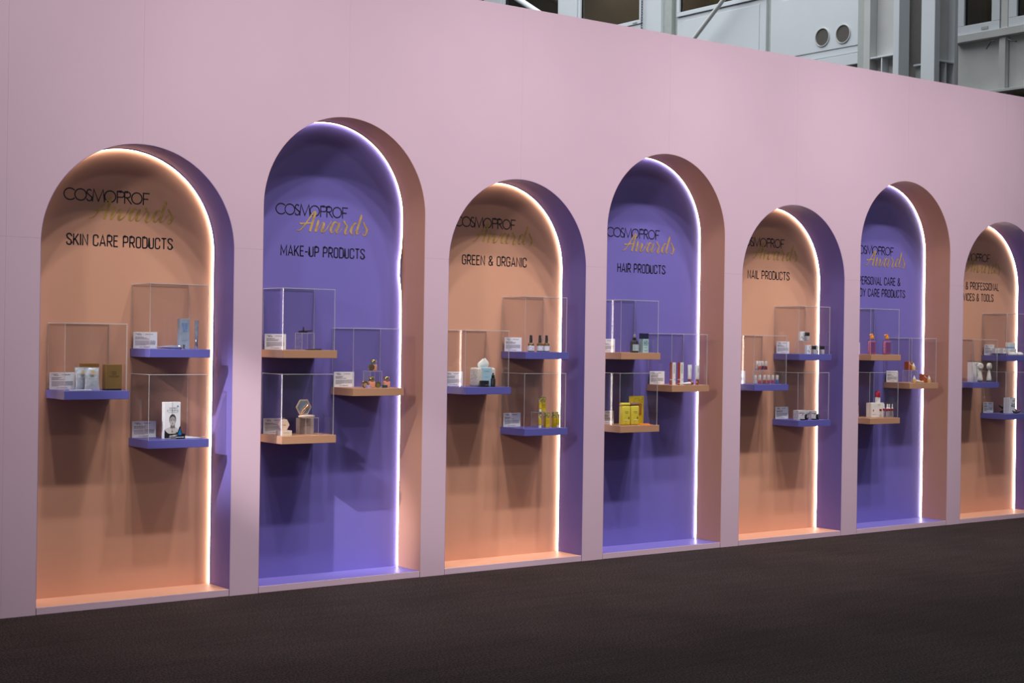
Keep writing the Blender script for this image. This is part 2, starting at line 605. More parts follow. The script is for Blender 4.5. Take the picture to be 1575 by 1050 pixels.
def curve(i, s, z0):
    """outline points from height z0 up to the apex on side s"""
    pts = []
    if z0 < spring(i):
        pts.append((cx[i]+s*RC, z0))
        a0 = 0.0
    else:
        a0 = math.asin((z0-spring(i))/RC)
    for k in range(25):
        a = a0 + (PI/2-a0)*k/24
        pts.append((cx[i]+s*RC*math.cos(a), spring(i)+RC*math.sin(a)))
    return pts


def board(pts):
    part('panel', MB().prism(pts, 0.0, TH, 'y'), PINK, wall)


XL = -0.192
g = GAPJ
for xa, xb in ((-1.542, XL), (-2.9, -1.542)):
    board([(xa+g, 0), (xb-g, 0), (xb-g, SEAM-g), (xa+g, SEAM-g)])
    board([(xa+g, SEAM+g), (xb-g, SEAM+g), (xb-g, HW), (xa+g, HW)])
# left pier and the board above it
board([(XL+g, 0), (cx[0]-RC, 0), (cx[0]-RC, SEAM-g), (XL+g, SEAM-g)])
cl = curve(0, -1, SEAM+g)
board([(XL+g, SEAM+g)] + [(min(a, cx[0]-g), z) for a, z in cl] + [(cx[0]-g, HW), (XL+g, HW)])
for i in range(NA-1):
    board([(side_x(i, 0, 1), 0), (side_x(i+1, 0, -1), 0), (side_x(i+1, SEAM-g, -1), SEAM-g), (side_x(i, SEAM-g, 1), SEAM-g)])
    l = [(max(a, cx[i]+g), z) for a, z in curve(i, 1, SEAM+g)]
    r = [(min(a, cx[i+1]-g), z) for a, z in curve(i+1, -1, SEAM+g)]
    board(r + [(cx[i+1]-g, HW), (cx[i]+g, HW)] + l[::-1])
i = NA-1
XR = 11.4
board([(side_x(i, 0, 1), 0), (XR, 0), (XR, SEAM-g), (side_x(i, SEAM-g, 1), SEAM-g)])
l = [(max(a, cx[i]+g), z) for a, z in curve(i, 1, SEAM+g)]
board([(XR, SEAM+g), (XR, HW), (cx[i]+g, HW)] + l[::-1])
part('backing', MB().box(-2.9, XR, 0.30, 0.32, 0.0, HW-0.02), mat('raw_board', (0.35, 0.28, 0.2), 0.8), wall)

# ------------------------------------------------------------------ arched niches
TITLES = [['SKIN CARE PRODUCTS'], ['MAKE-UP PRODUCTS'], ['GREEN & ORGANIC'], ['HAIR PRODUCTS'], ['NAIL PRODUCTS'],
          ['PERSONAL CARE &', 'BODY CARE PRODUCTS'], ['HOME & PROFESSIONAL', 'DEVICES & TOOLS']]
TW = [0.642, 0.605, 0.545, 0.468, 0.470, 0.640, 0.66]
NAMES = ['skin care', 'make-up', 'green and organic', 'hair', 'nail', 'personal care', 'home and professional']


def outline(i, rad, z0, n=40):
    """arch outline local to the niche: right bottom -> over the top -> left bottom"""
    zs = spring(i)
    pts = [(R_+rad, z0), (R_+rad, zs*0.33), (R_+rad, zs*0.66)]
    pts += [(R_+rad*math.cos(PI*k/n), zs+rad*math.sin(PI*k/n)) for k in range(n+1)]
    pts += [(R_-rad, zs*0.66), (R_-rad, zs*0.33), (R_-rad, z0)]
    return pts


def strip_sweep(i, prof, z0, bulge=None):
    """sweep (inset, y) profile points along the arch; returns a builder"""
    mb = MB()
    n = 64
    zs = spring(i)
    path = []
    for k in range(24):
        z = z0 + (zs-z0)*k/24
        path.append((0.0, z, 1.0, 0.0))
    for k in range(n+1):
        a = PI*k/n
        path.append((None, a, math.cos(a), math.sin(a)))
    for k in range(24):
        path.append((0.0, zs + (z0-zs)*(k+1)/24, -1.0, 0.0))
    m = len(prof)
    for p in path:
        for ins, y in prof:
            rad = R_-ins
            if p[0] is None:
                mb.v.append((R_+rad*p[2], y, zs+rad*p[3]))
            else:
                ex = bulge(p[1]) if bulge and p[2] > 0 else 0.0
                mb.v.append((R_+p[2]*(rad-ex), y, p[1]))
    L = len(path)
    for k in range(L-1):
        for q in range(m):
            r = (q+1) % m
            mb.face((k*m+q, k*m+r, (k+1)*m+r, (k+1)*m+q))
    mb.face(range(m-1, -1, -1))
    mb.face(range((L-1)*m, L*m))
    return mb


for i in range(NA):
    warm = i % 2 == 0
    MB_, MR = (ORANGE, PURPLE) if warm else (PURPLE, ORANGE)
    t = thing('display_niche', ('apricot arched niche with violet reveal, lettered for %s products' if warm else 'violet arched niche with apricot reveal, lettered for %s products') % NAMES[i],
              'niche', (i*P, 0, 0), group='arched niches along the pink wall')
    if i == 6:
        t['label'] = 'apricot arched niche with violet reveal, lettered for professional devices and tools'
    bpn = part('back_panel', MB().prism(outline(i, R_+0.001, STEP-0.01)[::-1], D, D+0.012, 'y'), MB_, t)
    part('reveal', strip_sweep(i, [(0, 0.0006), (0, D), (-0.0016, D), (-0.0016, 0.0006)], STEP-0.012), MR, t, smooth=True)
    part('ledge', MB().box(0.0012, W-0.0012, 0.0012, D, STEP-0.012, STEP), MB_, t, bevel=0.0008)
    part('kick_board', MB().box(0.002, W-0.002, 0.0, 0.012, 0.0, STEP-0.0005), PINK, t, bevel=0.001)
    bul = None
    if i == 1:
        bul = lambda z: 0.022*math.exp(-((z-1.98)/0.12)**2)
    ls = strip_sweep(i, [(0.0004, D-0.013), (0.0004, D-0.0005), (0.005, D-0.0005), (0.005, D-0.013)], STEP+0.001, bul)
    ls.mi = [0 if (k % 4) == 2 else 1 for k in range(len(ls.f)-2)] + [1, 1]     # only the face towards the panel glows
    part('led_strip', ls, [LED, mat('led_housing', (0.55, 0.53, 0.52), 0.5)], t, label='glowing white LED strip')
    mb = MB()
    logo_word(mb, 0.222, 0.742, 2.290, 2.362, D-0.0009)
    part('logo_lettering', mb, LETTER, bpn, fix=False)
    mb = MB()
    script_word(mb, D-0.0016)
    part('script_lettering', mb, DULLGOLD if warm else GOLD, bpn, fix=False, label='gold brush script lettering')
    for k, s in enumerate(TITLES[i]):
        mb = MB()
        wd = TW[i]
        if i == 5:
            wd = (0.532, 0.660)[k]
        if i == 6:
            wd = (0.667, 0.510)[k]
        text_line(mb, s, 0.541 if i == 6 else 0.567, 2.0355-0.101*k, 0.069, D-0.0009, width=wd)
        part('title_lettering', mb, LETTER, bpn, fix=False)

# ------------------------------------------------------------------ shelves, acrylic cases, label cards
ZT = {'m': 1.217, 't': 1.452, 'b': 0.932}
SW = 0.376


def slot(a, s):
    if a % 2 == 0:
        return {'A': (0.139, 'm'), 'B': (0.634, 't'), 'C': (0.634, 'b')}[s]
    return {'A': (0.139, 't'), 'B': (0.634, 'm'), 'C': (0.139, 'b')}[s]


POS = {(0, 'A'): 'middle', (0, 'B'): 'upper', (0, 'C'): 'lower', (1, 'A'): 'upper', (1, 'B'): 'middle', (1, 'C'): 'lower'}
shelf_me = {}
for nm, M in (('p', SHELFP), ('o', SHELFO)):
    shelf_me[nm] = MB().box(0, SW, -0.008, D, -0.048, 0).mesh('shelf', M, bevel=0.0012)


def pane_mesh(dx, dy, dz):
    mb = MB()
    mb.box(0, dx, 0, dy, 0, dz)
    thin = min(dx, dy, dz)
    ax = (dx, dy, dz).index(thin)
    # faces of box(): bottom, top, front, back, left, right
    big = {0: (4, 5), 1: (2, 3), 2: (0, 1)}[ax]
    for k in range(6):
        mb.mi[k] = 0 if k in big else 1
    return mb.mesh('pane', [ACRYL, AEDGE], fix=False)


T_ = 0.0042
CW, CH, CY0, CY1 = 0.360, 0.376, 0.003, D-0.003
pm_front = pane_mesh(CW, T_, CH-T_)
pm_side = pane_mesh(T_, CY1-CY0-2*T_, CH-T_)
pm_top = pane_mesh(CW, CY1-CY0, T_)


def make_case(a, s):
    u, l = slot(a, s)
    t = thing('acrylic_case', 'clear acrylic display case on the %s shelf of the %s niche' % (POS[a % 2, s], NAMES[a]), 'display case',
              (a*P+u+0.0045, CY0, ZT[l]), group='clear acrylic display cases')
    for me, loc in ((pm_front, (0, 0, 0)), (pm_front, (0, CY1-CY0-T_, 0)), (pm_side, (0, T_, 0)), (pm_side, (CW-T_, T_, 0)), (pm_top, (0, 0, CH-T_))):
        o = link('pane', me, t)
        o.location = loc
    return t


# three print layouts for the label cards
def card_print(seed):
    rnd = random.Random(seed)
    mb = MB()
    logo_word(mb, 0.012, 0.047, 0.0835, 0.0885, -0.0004, sw=0.16)
    f = lambda p: (0.022+(p[0]-0.373)*0.058, 0.0772+(p[1]-2.188)*0.052)
    script_word(mb, -0.0004, f, 0.11)
    mb.quad(0.062, 0.0625, 0.077, 0.089, -0.0004)
    x = 0.072
    for k in range(3):
        wd = rnd.uniform(0.008, 0.018)
        mb.quad(x, x+wd, 0.0815, 0.0845, -0.0004)
        x += wd+0.0025
    for r in range(3):
        x = 0.012
        end = rnd.uniform(0.06, 0.10)
        while x < end:
            wd = rnd.uniform(0.005, 0.014)
            mb.quad(x, min(x+wd, end), 0.0655-r*0.006, 0.0685-r*0.006, -0.0004)
            x += wd+0.0022
    for r in range(7):
        x = 0.012
        end = 0.136 if r < 6 else rnd.uniform(0.05, 0.12)
        while x < end:
            wd = rnd.uniform(0.004, 0.013)
            mb.quad(x, min(x+wd, end), 0.044-r*0.0042, 0.0458-r*0.0042, -0.0004)
            x += wd+0.0016
    mb.quad(0.040, 0.058, 0.0078, 0.0098, -0.0004)
    x = 0.062
    while x < 0.1:
        wd = rnd.uniform(0.006, 0.009)
        mb.quad(x, x+wd, 0.0072, 0.0102, -0.0004)
        x += wd+0.001
    return mb.mesh('print', mat('card_ink', (0.05, 0.05, 0.06), 0.6), fix=False)


prints = [card_print(k) for k in range(4)]
card_me = MB().box(0, 0.148, 0, 0.003, 0, 0.096).mesh('card', WHITE, bevel=0.0005)
CARDU = {0: 0.008, 1: 0.008, 2: 0.008, 3: 0.008, 4: 0.008, 5: 0.008, 6: 0.008}


def make_card(a, s):
    u, l = slot(a, s)
    t = thing('label_card', 'white printed label card on the %s shelf of the %s niche' % (POS[a % 2, s], NAMES[a]), 'card',
              (a*P+u+0.0095, 0.243, ZT[l]), group='white label cards at the back of the shelves')
    c = link('card', card_me, t)
    p = link('print', prints[(a*3+ord(s)) % 4], c)
    return t


for a in range(NA):
    for s in 'ABC':
        u, l = slot(a, s)
        o = link('wall_shelf', shelf_me['p' if a % 2 == 0 else 'o'])
        o.location = (a*P+u, 0, ZT[l])
        tag(o, '%s box shelf, the %s one in the %s niche' % ('violet' if a % 2 == 0 else 'apricot', POS[a % 2, s], NAMES[a]), 'shelf', 'wall shelves in the niches')
        make_case(a, s)
        make_card(a, s)

# ------------------------------------------------------------------ products
def put(name, label, cat, a, s, u, Y, z=0.0, rz=0.0, group=None):
    su, l = slot(a, s)
    return thing(name, label, cat, (a*P+su+u, Y, ZT[l]+z), rz, group)


def body_box(t, w_, d, h, M, name='body', bevel=0.0009, z=0.0, x=0.0, y=0.0):
    return part(name, MB().box(x-w_/2, x+w_/2, y, y+d, z, z+h), M, t, bevel=bevel)


def print_rows(t, rows, M, y=-0.0005, name='print'):
    """rows of flat printed marks: (x0, x1, z0, z1)"""
    mb = MB()
    for q in rows:
        mb.quad(*q, y)
    return part(name, mb, M, t, fix=False)


def words(x0, x1, z, h, seed=0):
    rnd = random.Random(seed)
    out, x = [], x0
    while x < x1-0.001:
        wd = rnd.uniform(1.5, 4.0)*h
        out.append((x, min(x+wd, x1), z, z+h))
        x += wd+0.6*h
    return out


def riser(a, s, u, Y, label, w_=0.088, d=0.085, h=0.105):
    t = put('acrylic_riser', label, 'riser', a, s, u, Y, group='clear acrylic risers')
    th = 0.003
    for me, loc in ((pane_mesh(th, d, h-th), (0, 0, 0)), (pane_mesh(th, d, h-th), (w_-th, 0, 0)), (pane_mesh(w_-2*th, th, h-th), (th, d-th, 0)), (pane_mesh(w_, d, th), (0, 0, h-th))):
        o = link('pane', me, t)
        o.location = loc
    return t


def flat_tube(t, w_, h, cap_r, cap_h, M, MC, cap_name='cap'):
    """squeeze tube standing on its cap, crimped end on top"""
    z0 = cap_h
    part('body', MB().loft([(z0, cap_r*0.9, cap_r*0.9), (z0+0.004, w_*0.42, cap_r), (z0+(h-z0)*0.35, w_*0.44, cap_r*0.85), (z0+(h-z0)*0.75, w_*0.48, cap_r*0.42), (h-0.007, w_*0.5, 0.0012), (h, w_*0.5, 0.0010)], 20), M, t, smooth=True)
    part(cap_name, MB().lathe([(cap_r*0.92, 0), (cap_r, 0.001), (cap_r*0.96, cap_h-0.001), (cap_r*0.9, cap_h)], 18), MC, t, smooth=True)


# --- colours of the packaging
GOLDBOX = mat('bronze_gold_board', (0.31, 0.178, 0.05), 0.36, metal=0.5, var=0.10)
FOILG = mat('copper_gold_flap', (0.50, 0.24, 0.05), 0.35, metal=0.7)
SILVER = mat('pale_silver_foil', (0.66, 0.70, 0.78), 0.30, metal=0.35, var=0.10, scale=40, bump=0.5, bscale=50)
IRID = mat('pale_blue_board', (0.40, 0.47, 0.60), 0.30, metal=0.25, var=0.12, scale=30)
IRIDT = mat('iridescent_lilac', (0.50, 0.52, 0.68), 0.22, metal=0.6, var=0.30, scale=60)
CHROME = mat('bright_metal', (0.75, 0.75, 0.78), 0.15, metal=1.0)
BLUEINK = mat('blue_ink', (0.13, 0.26, 0.62), 0.5)
DARKGOLD = mat('dark_gold_ink', (0.055, 0.04, 0.012), 0.5)
CREAM = mat('warm_white', (0.80, 0.78, 0.74), 0.45, var=0.02)
BEIGE = mat('blush_beige', (0.62, 0.44, 0.34), 0.42, var=0.05)
ROSEG = mat('rose_gold', (0.72, 0.40, 0.28), 0.22, metal=0.9)
GOLDM = mat('polished_gold', (0.62, 0.43, 0.16), 0.2, metal=0.95, var=0.15, scale=60)
PEACH = mat('peach_liquid', (0.80, 0.33, 0.20), 0.25, coat=0.6)
MIRR = mat('pale_mirror', (0.62, 0.74, 0.80), 0.12, metal=0.8)

# === skin care, middle shelf
for k, (u, Y, lab) in enumerate(((0.222, 0.17, 'bronze gold carton behind the silver sachets'), (0.300, 0.028, 'bronze gold carton with black foot standing beside the sachets'))):
    t = put('gold_carton', lab, 'box', 0, 'A', u, Y)
    bo = body_box(t, 0.094, 0.055, 0.137 if k else 0.147, GOLDBOX, z=0.009 if k else 0.0)
    if k:
        part('foot', MB().box(-0.0455, 0.0455, 0.0015, 0.0535, 0, 0.009), BLACK, t)
        print_rows(bo, [(-0.012, 0.012, 0.089, 0.091), (-0.012, -0.010, 0.091, 0.104), (0.010, 0.012, 0.091, 0.104), (-0.012, 0.012, 0.104, 0.106), (-0.006, 0.006, 0.094, 0.096), (-0.006, 0.006, 0.099, 0.101)] + words(-0.032, 0.032, 0.080, 0.003, 2) + words(-0.028, 0.028, 0.074, 0.002, 3), DARKGOLD)
    else:
        part('flap', MB().box(-0.047, 0.047, -0.0008, 0.0, 0.112, 0.147), FOILG, t)
for k, (u, Y, lean, lab) in enumerate(((0.150, 0.105, -0.03, 'crinkled silver sachet standing behind the other sachet'), (0.186, 0.062, 0.05, 'crinkled silver sachet with shiny top standing in front'))):
    t = put('sachet', lab, 'sachet', 0, 'A', u, Y, group='silver sachets')
    mb = MB()
    secs = []
    for q in range(15):
        f = q/14
        bulge = math.sin(PI*min(1, max(0, (f-0.02)/0.96)))**0.7
        secs.append((0.126*f, 0.0455-0.006*bulge, 0.0012+0.011*bulge*(1-0.35*f), lean*0.126*(f-0.1)*0+lean*0.03*f, 0.014*f))
    mb.loft(secs, 28, power=2.6)
    rnd = random.Random(k+3)
    mb.v = [(x+rnd.uniform(-1, 1)*0.0006, y+rnd.uniform(-1, 1)*0.0016, z) for x, y, z in mb.v]
    sb = part('foil_pack', mb, SILVER, t, smooth=True)
    part('seal', MB().box(-0.0455, 0.0455, 0.0128, 0.0148, 0.120, 0.129), SILVER, t)
    print_rows(sb, words(-0.026, 0.026, 0.066, 0.0022, 5) + words(-0.018, 0.02, 0.059, 0.0018, 6), INK, y=-0.0135)
    print_rows(sb, [(-0.012, 0.012, 0.088, 0.112)], mat('champagne_print', (0.72, 0.58, 0.36), 0.35), y=-0.0085, name='emblem')
for k, (u, Y, rz) in enumerate(((0.072, 0.035, 0.05), (0.140, 0.040, -0.25))):
    t = put('stick_sachet', ('small white stick lying straight in front of the label card', 'small white stick lying askew in front of the sachets')[k], 'stick', 0, 'A', u, Y, rz=rz, group='white sticks lying on the shelf')
    part('wrapper', MB().box(-0.030, 0.030, -0.006, 0.006, 0, 0.006), CREAM, t, bevel=0.002, segs=2)
    part('crimp', MB().box(0.030, 0.035, -0.006, 0.006, 0.001, 0.003), CREAM, t)

# === skin care, upper shelf
t = put('serum_carton', 'tall pale blue carton with iridescent lettering', 'box', 0, 'B', 0.255, 0.08)
bo = body_box(t, 0.062, 0.034, 0.177, IRID)
rows = []
for r in range(6):
    rows += words(-0.020+0.002*r, 0.020-0.001*r, 0.145-r*0.009, 0.0055, r+11)
print_rows(bo, rows + words(-0.018, 0.018, 0.05, 0.002, 31), BLUEINK)
t = put('cream_tube', 'slim iridescent tube standing upright on its cap', 'tube', 0, 'B', 0.327, 0.075)
flat_tube(t, 0.026, 0.168, 0.0095, 0.056, IRIDT, CHROME)
t = put('cream_tube', 'iridescent tube lying on its side with silver cap', 'tube', 0, 'B', 0.150, 0.055, rz=0.06)
mb = MB().loft([(-0.082, 0.0012, 0.017), (-0.05, 0.006, 0.016), (0.0, 0.0095, 0.014), (0.045, 0.0105, 0.0115), (0.05, 0.009, 0.009)], 20)
mb.xf(Matrix.Translation((0, 0, 0.011)) @ Matrix.Rotation(PI/2, 4, 'Y'))
part('body', mb, IRIDT, t, smooth=True)
mb = MB().lathe([(0.0095, 0.05), (0.011, 0.052), (0.011, 0.078), (0.0095, 0.08)], 18)
mb.xf(Matrix.Translation((0, 0, 0.011)) @ Matrix.Rotation(PI/2, 4, 'Y'))
part('cap', mb, CHROME, t, smooth=True)
t = put('silver_cap', 'small silver screw cap standing beside the lying tube', 'cap', 0, 'B', 0.226, 0.035)
part('shell', MB().lathe([(0.0095, 0), (0.011, 0.001), (0.011, 0.026), (0.0095, 0.027)], 18), CHROME, t, smooth=True)
part('rim', MB().lathe([(0.0115, 0.0), (0.0118, 0.002), (0.0115, 0.004)], 18), CHROME, t, smooth=True)

# === skin care, lower shelf
t = put('strips_carton', 'white carton printed with a portrait and SECRET STRIPS', 'box', 0, 'C', 0.188, 0.085)
bo = body_box(t, 0.100, 0.036, 0.212, WHITE)
GREYP = mat('portrait_grey', (0.42, 0.38, 0.38), 0.5, var=0.04)
GREYD = mat('portrait_hair', (0.075, 0.065, 0.065), 0.5)
GREYS = mat('portrait_shade', (0.22, 0.19, 0.19), 0.5)
SKIN = mat('portrait_light', (0.60, 0.56, 0.56), 0.5, var=0.03)
el = lambda x, z, rx, rz, n=28: arc(x, z, rx, rz, 0, 360, n)[:-1]
y0 = -0.0004
pc = 0.0
part('print', MB().poly([(-0.049, 0.003), (0.049, 0.003), (0.049, 0.036), (0.030, 0.036), (0.0, 0.022), (-0.030, 0.034), (-0.049, 0.052)], y0-0.0001), BLACKINK, bo, fix=False)
part('print', MB().poly([(-0.049, 0.054), (-0.030, 0.036), (0.0, 0.026), (0.028, 0.034), (0.041, 0.050), (0.020, 0.066), (-0.022, 0.066)], y0), SKIN, bo, fix=False)
part('print', MB().poly([(-0.014, 0.06), (0.017, 0.06), (0.014, 0.085), (-0.011, 0.085)], y0-0.0002), GREYS, bo, fix=False)
part('print', MB().poly(el(0.001, 0.111, 0.0215, 0.031), y0-0.0003), GREYD, bo, fix=False)
part('print', MB().poly(el(0.001, 0.101, 0.0185, 0.027), y0-0.0004), GREYP, bo, fix=False)
part('print', MB().poly(el(0.001, 0.092, 0.0125, 0.017), y0-0.0005), SKIN, bo, fix=False)
mb = MB()
for sx in (-1, 1):
    mb.poly(el(0.001+sx*0.008, 0.1055, 0.0042, 0.0020), y0-0.0007)
    mb.quad(0.001+sx*0.008-0.005, 0.001+sx*0.008+0.005, 0.1115, 0.1130, y0-0.0007)
mb.quad(-0.0028, 0.0048, 0.0915, 0.0928, y0-0.0007)
mb.quad(-0.005, 0.007, 0.0842, 0.0862, y0-0.0007)
part('print', mb, GREYD, bo, fix=False)
part('print', MB().poly(el(0.0, 0.041, 0.004, 0.003), y0-0.0003), mat('red_ink', (0.45, 0.05, 0.04), 0.5), bo, fix=False)
mb = MB()
text_line(mb, 'SECRET', 0.006, 0.171, 0.0095, y0, width=0.052, sw=0.13)
text_line(mb, 'STRIPS', 0.000, 0.1555, 0.0115, y0, width=0.070, sw=0.13)
part('print', mb, INK, bo, fix=False)
print_rows(bo, words(-0.026, 0.034, 0.150, 0.0016, 8), INK, y0)
BFLY = mat('butterfly_blue', (0.01, 0.16, 0.42), 0.35, var=0.25, scale=80)
part('print', MB().poly([(0.026, 0.185), (0.034, 0.196), (0.036, 0.188), (0.040, 0.183), (0.033, 0.183)], y0), BFLY, bo, fix=False)
t = put('black_carton', 'low black carton with a blue butterfly cut-out on top', 'box', 0, 'C', 0.208, 0.048)
bo = body_box(t, 0.088, 0.024, 0.030, BLACK)
print_rows(bo, words(-0.030, 0.004, 0.021, 0.0032, 4) + words(-0.012, 0.036, 0.008, 0.004, 9), CREAM)
part('butterfly', MB().prism([(-0.018, 0.044), (-0.006, 0.036), (0.004, 0.066), (0.012, 0.078), (0.016, 0.052), (0.026, 0.028), (0.018, 0.018), (-0.002, 0.018), (-0.008, 0.030)], -0.0035, -0.0025, 'y'), BLACKINK, bo)
part('butterfly_wing', MB().prism([(-0.004, 0.030), (0.003, 0.040), (0.006, 0.056), (0.012, 0.060), (0.013, 0.046), (0.020, 0.030), (0.015, 0.022), (0.001, 0.021)], -0.0045, -0.0036, 'y'), BFLY, bo)
t = put('clear_tray', 'small clear plastic block in front of the black carton', 'tray', 0, 'C', 0.160, 0.012)
CLR = clear('clear_plastic', (0.90, 0.92, 0.95), rough=0.08, haze=0.25)
part('tray', MB().box(-0.020, 0.020, 0, 0.014, 0, 0.020), CLR, t, bevel=0.002)
part('strip', MB().box(-0.016, 0.016, 0.003, 0.011, 0.0202, 0.0222), CREAM, t)
t = put('booklet', 'thin open booklet lying flat by the black carton', 'booklet', 0, 'C', 0.303, 0.08, rz=-0.06)
part('cover', MB().box(-0.050, 0.050, -0.035, 0.035, 0, 0.002), BLACK, t)
part('page', MB().prism([(-0.049, 0.0022), (0.049, 0.0022), (0.049, 0.0035), (0.0, 0.009), (-0.03, 0.013), (-0.049, 0.012)], -0.034, 0.034, 'y'), WHITE, t)

# === make-up, upper shelf
riser(1, 'A', 0.160, 0.05, 'clear acrylic riser under the black eyeliners')
t = put('eyeliner', 'long black eyeliner pen lying across the riser', 'pen', 1, 'A', 0.198, 0.085, 0.1055, rz=0.16)
mb = MB().tube([(-0.045, 0, 0.006), (0.012, 0, 0.0095), (0.014, 0, 0.0096), (0.058, 0, 0.0135), (0.066, 0, 0.0142)], [0.0058, 0.0056, 0.0048, 0.0032, 0.0006], 10)
part('barrel', mb, BLACK, t, smooth=True)
part('band', MB().tube([(0.012, 0, 0.0095), (0.016, 0, 0.0098)], 0.0060, 10), BLACK, t, smooth=True)
t = put('mini_eyeliner', 'short black eyeliner standing upright on the riser', 'pen', 1, 'A', 0.180, 0.068, 0.1055)
part('barrel', MB().lathe([(0.0045, 0), (0.005, 0.001), (0.005, 0.034), (0.0035, 0.036)], 14), BLACK, t, smooth=True)
part('collar', MB().lathe([(0.0052, 0.0), (0.0054, 0.003), (0.0052, 0.006)], 14), BLACK, t, smooth=True)
t = put('sharpener', 'small black sharpener lying on the riser', 'sharpener', 1, 'A', 0.221, 0.108, 0.1055)
part('body', MB().lathe([(0.010, 0), (0.011, 0.002), (0.0085, 0.011), (0.007, 0.012)], 14), BLACK, t, smooth=True)
part('blade', MB().box(-0.006, 0.006, -0.0012, 0.0012, 0.0122, 0.0132), CHROME, t)
t = put('eyeliner', 'black eyeliner pen lying flat on the apricot shelf', 'pen', 1, 'A', 0.213, 0.022, rz=-0.04)
part('barrel', MB().tube([(-0.046, 0, 0.0022), (-0.03, 0, 0.0038), (0.02, 0, 0.0046), (0.045, 0, 0.0046)], [0.0008, 0.0035, 0.0044, 0.0044], 10), BLACK, t, smooth=True)
part('cap', MB().tube([(0.0455, 0, 0.005), (0.066, 0, 0.005)], 0.005, 10), BLACK, t, smooth=True)

# === make-up, middle shelf
riser(1, 'B', 0.190, 0.10, 'clear acrylic riser under the upper perfume jar')


def perfume(label, u, Y, z, ring):
    t = put('foundation_bottle', label, 'bottle', 1, 'B', u, Y, z, group='peach glass bottles with gold caps')
    part('glass', MB().box(-0.022, 0.022, -0.014, 0.014, 0, 0.041), PEACH, t, bevel=0.005, segs=3, smooth=True)
    part('ring', MB().lathe([(0.015, 0.0412), (0.0175, 0.043), (0.0175, 0.051), (0.015, 0.053)], 20), ring, t, smooth=True)
    part('cap', MB().lathe([(0.0165, 0.053), (0.0185, 0.0535), (0.0185, 0.067), (0.017, 0.069)], 20), GOLDM, t, smooth=True)


TEALR = mat('steel_blue_plastic', (0.10, 0.19, 0.36), 0.3)
perfume('peach bottle with gold cap and blue ring on the riser', 0.240, 0.145, 0.1055, TEALR)
perfume('peach bottle with gold cap and olive ring in front of the riser', 0.182, 0.072, 0, mat('olive_plastic', (0.20, 0.17, 0.07), 0.3))
perfume('peach bottle with gold cap and pink ring near the LED edge', 0.305, 0.090, 0, mat('mauve_plastic', (0.36, 0.16, 0.22), 0.3))


def compact_disc(label, u, Y, z, r, M2, tilt=0.25):
    t = put('round_compact', label, 'compact', 1, 'B', u, Y, z, group='round gold compacts')
    X = Matrix.Translation((0, 0.004, r)) @ Matrix.Rotation(PI/2-tilt*0, 4, 'X')
    part('lid', MB().lathe([(r*0.96, -0.004), (r, -0.003), (r, 0.003), (r*0.96, 0.004)], 26).xf(X), GOLDM, t, smooth=True)
    part('pan', MB().lathe([(r*0.62, 0.0042), (r*0.60, 0.0050)], 22).xf(Matrix.Translation((0.002, 0, -r*0.25)) @ X), M2, t, smooth=True)
    return t


compact_disc('round gold compact leaning on the riser by the peach bottle', 0.206, 0.108, 0.1055, 0.0225, mat('brown_powder', (0.10, 0.05, 0.03), 0.7))
compact_disc('round gold compact standing behind the lilac pot', 0.126, 0.055, 0, 0.0225, mat('sand_powder', (0.40, 0.27, 0.15), 0.7))
compact_disc('round gold compact with green pan between two peach bottles', 0.226, 0.062, 0, 0.0205, mat('green_powder', (0.14, 0.14, 0.03), 0.6))
for lab, u, Y, M in (('small lilac pot in front of the gold compact', 0.128, 0.022, mat('lilac_plastic', (0.45, 0.33, 0.58), 0.4)), ('small dark teal pot in front of a peach bottle', 0.262, 0.040, mat('teal_plastic', (0.02, 0.075, 0.11), 0.3))):
    t = put('cream_pot', lab, 'pot', 1, 'B', u, Y)
    part('pot', MB().lathe([(0.016, 0), (0.018, 0.001), (0.018, 0.009), (0.017, 0.010)], 20), M, t, smooth=True)
    part('lid', MB().lathe([(0.0175, 0.0102), (0.0185, 0.011), (0.0185, 0.017), (0.017, 0.018)], 20), M, t, smooth=True)


# === make-up, lower shelf
def hexpts(r, x=0, z=0, rot=0):
    return [(x+r*math.cos(rot+k*PI/3), z+r*math.sin(rot+k*PI/3)) for k in range(6)]


t = put('flat_carton', 'low beige carton under the closed hexagonal compact', 'box', 1, 'C', 0.066, 0.045)
bo = body_box(t, 0.064, 0.085, 0.030, mat('sand_board', (0.62, 0.52, 0.40), 0.5))
print_rows(bo, words(-0.026, 0.012, 0.015, 0.0022, 12), INK)
t = put('hexagonal_compact', 'closed beige hexagonal compact standing on the flat carton', 'compact', 1, 'C', 0.058, 0.070, 0.0303)
hr = 0.0385
bo = part('shell', MB().prism(hexpts(hr, 0, hr*math.sin(PI/3)), 0, 0.019, 'y'), BEIGE, t, bevel=0.0025, segs=2)
print_rows(bo, words(-0.008, 0.010, 0.031, 0.003, 3), ROSEG)
part('rim', MB().prism(hexpts(hr+0.0006, 0, hr*math.sin(PI/3)), 0.009, 0.0105, 'y'), ROSEG, t)
riser(1, 'C', 0.200, 0.06, 'clear acrylic riser under the open hexagonal compact', w_=0.092)
t = put('powder_carton', 'plain beige carton standing behind the riser', 'box', 1, 'C', 0.262, 0.152)
body_box(t, 0.098, 0.05, 0.097, mat('taupe_board', (0.50, 0.40, 0.37), 0.5))
print_rows(t, words(-0.02, 0.02, 0.05, 0.003, 14), INK)
t = put('hexagonal_compact', 'open hexagonal compact with mirror and brush on the riser', 'compact', 1, 'C', 0.236, 0.075, 0.1055)
ba = MB().prism([(0.058*math.cos(k*PI/3), 0.036+0.042*math.sin(k*PI/3)) for k in range(6)], 0, 0.012, 'z')
part('base', ba, BEIGE, t, bevel=0.002)
